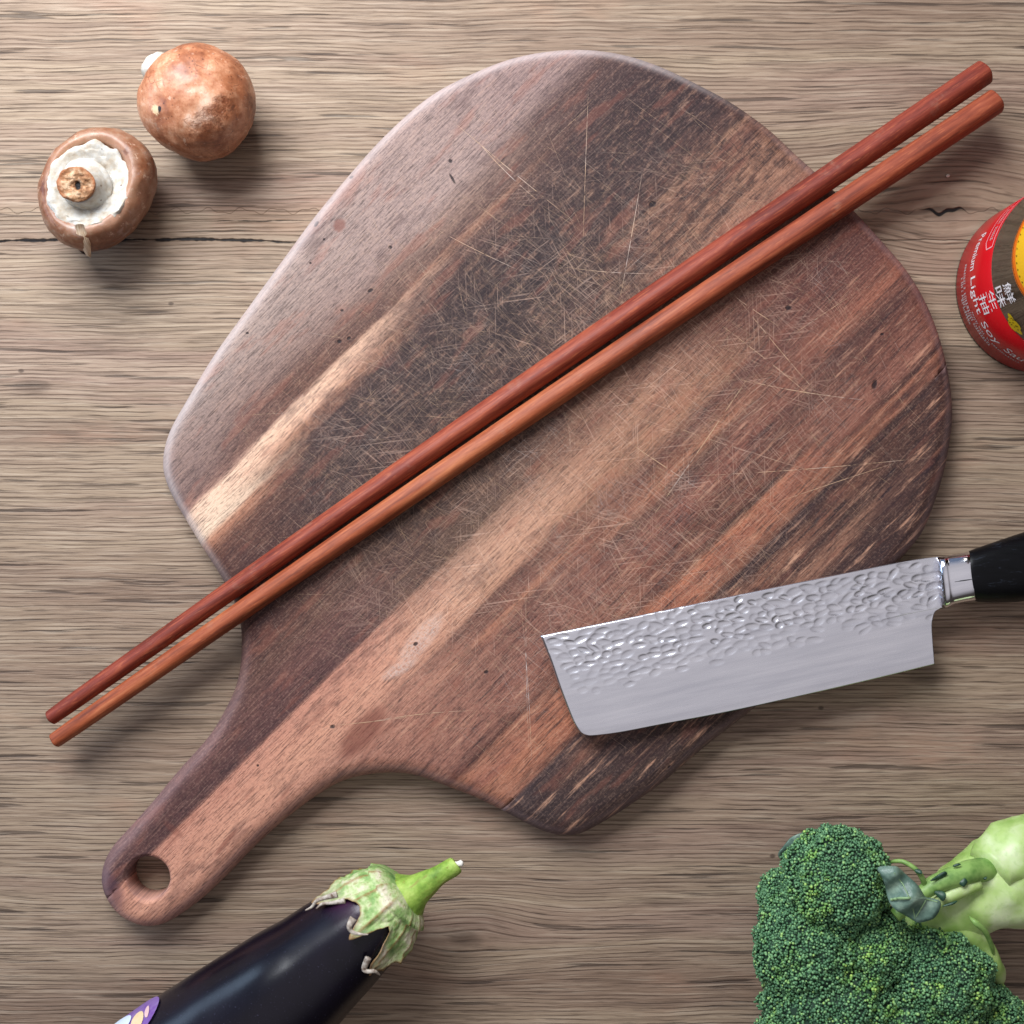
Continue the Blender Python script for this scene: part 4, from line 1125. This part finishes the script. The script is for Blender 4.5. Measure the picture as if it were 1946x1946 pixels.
# ------------------------------------------------------------------ broccoli
def add_broccoli():
    zz = 0.038; k = K0 * (H - zz) / H
    domes = [((1588, 1672), 106, 0.040), ((1540, 1806), 111, 0.036), ((1588, 1915), 142, 0.034), ((1652, 1800), 84, 0.040), ((1776, 1862), 112, 0.040), ((1710, 1990), 150, 0.036), ((1868, 1948), 86, 0.034), ((1500, 1990), 74, 0.030), ((1490, 1700), 52, 0.022)]
    base = P(1700, 1830, 0); base.z = 0
    t = thing('broccoli', 'green broccoli crown with pale cut stalk in the bottom right corner', 'broccoli', base)
    cen = [(P(x, y, z), r * K0 * (H - z) / H) for (x, y), r, z in domes]
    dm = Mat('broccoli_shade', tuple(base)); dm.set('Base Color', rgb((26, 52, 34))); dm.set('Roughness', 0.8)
    bmx = Mat('broccoli_buds', tuple(base))
    gi = bmx.geo(); ri = E(bmx.nt, gi.outputs['Random Per Island'])
    pn = bmx.noise(bmx.vec, 60.0, 3.0, 0.6); pn2 = bmx.noise(bmx.vec, 240.0, 2.0, 0.6)
    c1 = bmx.ramp(ri, [(0.0, (46, 78, 52)), (0.35, (66, 106, 70)), (0.7, (84, 124, 84)), (0.93, (116, 156, 106)), (1.0, (144, 178, 100))], 1.22)
    c2 = bmx.ramp(ri, [(0.0, (58, 96, 50)), (0.5, (96, 140, 64)), (0.8, (128, 168, 78)), (1.0, (166, 194, 90))], 1.2)
    col = bmx.mix((pn * 0.7 + pn2 * 0.3).step(0.50, 0.66) * 0.8, c1, c2)
    hgt = ((bmx.y - P(0, 1700).y) * (1 / 0.03)).step(-1.0, 1.0)
    bmx.set('Base Color', col); bmx.set('Roughness', 0.5); bmx.set('Specular IOR Level', 0.5)
    # icosahedron
    ph = (1 + 5 ** 0.5) / 2
    iv = np.array([(-1, ph, 0), (1, ph, 0), (-1, -ph, 0), (1, -ph, 0), (0, -1, ph), (0, 1, ph), (0, -1, -ph), (0, 1, -ph), (ph, 0, -1), (ph, 0, 1), (-ph, 0, -1), (-ph, 0, 1)], float); iv /= np.linalg.norm(iv[0])
    iF = np.array([(0, 11, 5), (0, 5, 1), (0, 1, 7), (0, 7, 10), (0, 10, 11), (1, 5, 9), (5, 11, 4), (11, 10, 2), (10, 7, 6), (7, 1, 8), (3, 9, 4), (3, 4, 2), (3, 2, 6), (3, 6, 8), (3, 8, 9), (4, 9, 5), (2, 4, 11), (6, 2, 10), (8, 6, 7), (9, 8, 1)])
    rg = np.random.RandomState(3)
    def radius(c, R, d):
        p = d * (R / 0.02)
        # each dome swells into small clusters
        cell = mnoise.voronoi(Vector(p * 2.6) + c * 90)[0]
        return R * (0.89 + 0.17 * (1 - min(1, cell[0] * 1.3)) + 0.06 * mnoise.noise(Vector(p * 1.4) + c * 70))
    for ci, (c, R) in enumerate(cen):
        # solid core
        rings = []
        for i in range(17):
            th = PI * i / 16; ring = []
            for j in range(32):
                a = 2 * PI * j / 32; d = Vector((math.sin(th) * math.cos(a), math.sin(th) * math.sin(a), math.cos(th)))
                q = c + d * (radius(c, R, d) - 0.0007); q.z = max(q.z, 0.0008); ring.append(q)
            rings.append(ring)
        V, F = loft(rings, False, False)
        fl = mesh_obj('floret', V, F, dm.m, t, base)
        n = int(4 * PI * (R * 1000) ** 2 / 1.0)
        i = np.arange(n) + 0.5; phi = np.arccos(1 - 2 * i / n); gth = PI * (1 + 5 ** 0.5) * i
        D = np.stack([np.cos(gth) * np.sin(phi), np.sin(gth) * np.sin(phi), np.cos(phi)], 1) + rg.normal(0, 0.012, (n, 3))
        D /= np.linalg.norm(D, axis=1)[:, None]
        pts, rad = [], []
        for d in D:
            if d[2] < -0.35: continue
            dv = Vector(d); rd_ = radius(c, R, dv); p = c + dv * (rd_ + rg.uniform(-0.0006, 0.0006))
            if p.z < 0.001: continue
            if p.x > 0.29 or p.y < -0.285: continue
            skip = False
            for cj, (c2_, R2) in enumerate(cen):
                if cj != ci:
                    w_ = p - c2_
                    if w_.length < R2 * 1.1 and w_.length < radius(c2_, R2, w_.normalized()) - 0.0006: skip = True; break
            if skip: continue
            pts.append(p); rad.append(rg.uniform(0.00040, 0.00074))
        if not pts: continue
        Pn = np.array([tuple(p) for p in pts]); Rn = np.array(rad)
        VV = (Pn[:, None, :] + iv[None] * Rn[:, None, None]).reshape(-1, 3)
        FF = (iF[None] + (np.arange(len(Pn)) * 12)[:, None, None]).reshape(-1, 3)
        me = bpy.data.meshes.new('buds')
        VV = VV - np.array(tuple(base))
        me.vertices.add(len(VV)); me.vertices.foreach_set('co', VV.ravel())
        me.loops.add(FF.size); me.loops.foreach_set('vertex_index', FF.ravel().astype(np.int32))
        me.polygons.add(len(FF)); me.polygons.foreach_set('loop_start', np.arange(0, FF.size, 3, dtype=np.int32)); me.polygons.foreach_set('loop_total', np.full(len(FF), 3, dtype=np.int32))
        me.polygons.foreach_set('use_smooth', np.ones(len(FF), dtype=bool))
        me.update(); me.validate(); me.materials.append(bmx.m)
        o = bpy.data.objects.new('buds', me); COL.objects.link(o); o.parent = fl; o['kind'] = 'stuff'
    # stalk
    sm = Mat('broccoli_stalk_skin', tuple(base))
    a1 = sm.noise(sm.vec, 45.0, 3.0, 0.6); a2 = sm.noise(sm.vec, 400.0, 3.0, 0.6)
    colr = sm.ramp(a1, [(0.32, (138, 178, 76)), (0.46, (182, 208, 126)), (0.6, (214, 226, 176))], 0.92)
    colr = sm.mix(a2.step(0.5, 0.7) * 0.25, colr, rgb((130, 168, 70)))
    sm.set('Base Color', colr); sm.set('Roughness', 0.45); sm.set('Subsurface Weight', 0.15); sm.set('Subsurface Radius', (0.004, 0.006, 0.002)); sm.set('Subsurface Scale', 0.5)
    sm.bump(a1 + a2 * 0.2, 0.3, 0.001)
    gmx = Mat('broccoli_green_stem', tuple(base)); g1 = gmx.noise(gmx.vec, 160.0, 3.0, 0.6)
    gmx.set('Base Color', gmx.ramp(g1, [(0.3, (92, 134, 60)), (0.6, (150, 186, 100))], 0.85)); gmx.set('Roughness', 0.5)
    def stalk(name, pts, mat, n=28, amp=0.0012, flat=1.0, par=t):
        s_ = spline([tuple(P(x, y, z)) + (r,) for x, y, z, r in pts], 6)
        V, F = loft(tube([q[:3] for q in s_], [q[3] * k for q in s_], n, flat, amp))
        return mesh_obj(name, V, F, mat, par, base)
    stalk('stalk', [(1660, 1800, 0.030, 34), (1740, 1760, 0.031, 50), (1810, 1725, 0.032, 64), (1870, 1692, 0.032, 80), (1930, 1668, 0.031, 92), (2010, 1640, 0.029, 92), (2080, 1620, 0.029, 90), (2086, 1618, 0.029, 70)], sm.m, 40, 0.0022)
    stalk('branch', [(1880, 1655, 0.042, 46), (1920, 1625, 0.038, 62), (1980, 1605, 0.034, 60), (2040, 1590, 0.032, 40)], sm.m, 32, 0.0018)
    stalk('branch', [(1700, 1740, 0.052, 10), (1750, 1700, 0.051, 15), (1800, 1672, 0.050, 19), (1850, 1655, 0.047, 22), (1890, 1652, 0.040, 20)], gmx.m, 20, 0.0008)
    stalk('branch', [(1760, 1730, 0.052, 12), (1810, 1700, 0.051, 14), (1860, 1680, 0.048, 12)], sm.m, 16, 0.0006)
    stalk('branch', [(1740, 1800, 0.036, 24), (1810, 1775, 0.040, 27), (1858, 1790, 0.039, 22), (1884, 1830, 0.038, 20), (1896, 1860, 0.030, 14)], sm.m, 24, 0.0010)
    stalk('leaf_stalk', [(1692, 1638, 0.048, 2.5), (1714, 1637, 0.051, 3.8), (1738, 1650, 0.053, 4.4), (1752, 1668, 0.053, 5), (1760, 1690, 0.050, 5.5)], gmx.m, 12, 0.0002)
    stalk('leaf_stalk', [(1842, 1742, 0.049, 1.5), (1854, 1754, 0.0515, 5.5), (1872, 1770, 0.050, 5.5), (1884, 1796, 0.046, 4.5), (1888, 1815, 0.042, 3)], gmx.m, 12, 0.0003)
    # leaf
    lm = Mat('broccoli_leaf_skin', tuple(base)); l1 = lm.noise(lm.vec, 130.0, 4.0, 0.6); l2 = lm.noise(lm.vec, 900.0, 2.0, 0.6)
    lcol = lm.ramp(l1, [(0.3, (66, 92, 80)), (0.5, (100, 124, 110)), (0.68, (140, 162, 142))], 1.0)
    lm.set('Base Color', lcol); lm.set('Roughness', 0.42); lm.bump(l1 + l2 * 0.3, 0.5, 0.001)
    vein = Mat('leaf_vein', tuple(base)); vein.set('Base Color', rgb((138, 168, 118))); vein.set('Roughness', 0.5)
    def leaf(name, poly, z, mat, par=t, cup=0.004, thick=0.0005):
        cxp = sum(p[0] for p in poly) / len(poly); cyp = sum(p[1] for p in poly) / len(poly)
        ol = closed_spline(poly, 5); N = len(ol); V, F = [], []; nr = 8
        for lay in (0, 1):
            for i in range(nr + 1):
                f = i / nr
                for j in range(N):
                    x = cxp + (ol[j][0] - cxp) * f; y = cyp + (ol[j][1] - cyp) * f
                    h = cup * (1 - f * f) * 0.6 + 0.0020 * mnoise.noise(Vector((x * 0.035, y * 0.035, 4))) + 0.0012 * math.sin((x + y) * 0.07)
                    q = P(x, y, z); q.z += h - lay * thick; V.append(q)
        L = (nr + 1) * N
        for lay in (0, 1):
            for i in range(nr):
                for j in range(N):
                    a_ = lay * L + i * N + j; b_ = lay * L + i * N + (j + 1) % N
                    F.append((a_, b_, b_ + N, a_ + N) if lay == 0 else (a_, a_ + N, b_ + N, b_))
        for j in range(N): F.append((nr * N + j, nr * N + (j + 1) % N, L + nr * N + (j + 1) % N, L + nr * N + j))
        return mesh_obj(name, V, F, mat, par, base)
    zf = lambda x, y: (1400 + x / 3.539, 1540 + y / 3.539)
    lf = leaf('leaf', [zf(*q) for q in ((950, 392), (1020, 372), (1080, 378), (1150, 440), (1215, 500), (1280, 590), (1370, 612), (1342, 700), (1270, 745), (1210, 752), (1120, 700), (1040, 640), (1010, 540), (975, 450))], 0.066, lm.m)
    lv = np.array([tuple(v.co) for v in lf.data.vertices])[:len(lf.data.vertices) // 2] + np.array(tuple(base))
    def on_leaf(x, y, w):
        q = P(*zf(x, y), 0.066); dd = (lv[:, 0] - q.x) ** 2 + (lv[:, 1] - q.y) ** 2
        h = lv[np.argsort(dd)[:5], 2].max(); return (*zf(x, y), float(h) + 0.00012, w)
    def vein_line(pts):
        out = []
        for a_, b_ in zip(pts, pts[1:]):
            for q in range(4): out.append(on_leaf(*[a_[n_] + (b_[n_] - a_[n_]) * q / 4 for n_ in range(3)]))
        out.append(on_leaf(*pts[-1])); stalk('vein', out, vein.m, 8, 0.0, 0.45, lf)
    vein_line([(1350, 616, 0.8), (1270, 595, 1.4), (1180, 590, 2.0), (1090, 592, 2.6), (1035, 602, 2.6)])
    vein_line([(1175, 600, 0.9), (1185, 660, 0.9), (1200, 730, 0.6)])
    vein_line([(1275, 600, 0.9), (1240, 660, 0.8), (1207, 715, 0.6)])
    vein_line([(1160, 585, 0.8), (1120, 500, 0.8), (1060, 420, 0.6)])
    dl = Mat('small_leaf_skin', tuple(base)); d1 = dl.noise(dl.vec, 400.0, 2.0, 0.6); dl.set('Base Color', dl.ramp(d1, [(0.3, (24, 52, 40)), (0.7, (52, 88, 66))])); dl.set('Roughness', 0.45)
    for poly, z in ((((1300, 470), (1350, 440), (1400, 412), (1420, 430), (1390, 465), (1340, 475)), 0.0545), (((1335, 555), (1380, 545), (1405, 560), (1395, 600), (1375, 605)), 0.0560),
                    (((1490, 470), (1530, 452), (1548, 480), (1525, 510), (1498, 495)), 0.0530), (((1380, 645), (1430, 615), (1480, 605), (1450, 630)), 0.0550), (((1460, 380), (1490, 362), (1515, 368), (1480, 388)), 0.0530), (((1205, 405), (1240, 402), (1245, 425), (1215, 425)), 0.0560),
                    (((1655, 455), (1680, 445), (1672, 470)), 0.0500)):
        leaf('small_leaf', [zf(*q) for q in poly], z, dl.m, t, 0.001, 0.0005)
    leaf('leaf_edge', [zf(*q) for q in ((385, 175), (450, 155), (480, 200), (420, 290), (300, 330), (285, 270), (340, 220))], 0.020, lm.m, t, 0.002, 0.0008)
add_broccoli()

# crumb on the table
cb = P(1801, 335, 0)
V, F = revolve([(0.0001, 0.0006), (0.0005, 0.0004), (0.0007, 0.0), (0.0004, -0.0004), (0.0001, -0.0005)], cb + Vector((0, 0, 0.0008)), (0.2, 0.1, 1), 1, 1.3, 16, 0.0004, 900)
rest([V])
cmb = Mat('crumb_white'); cmb.set('Base Color', rgb((226, 214, 198))); cmb.set('Roughness', 0.8)
o = mesh_obj('crumb', V, F, cmb.m, None, cb)
o['label'] = 'tiny white crumb on the table above the wood knot'; o['category'] = 'crumb'
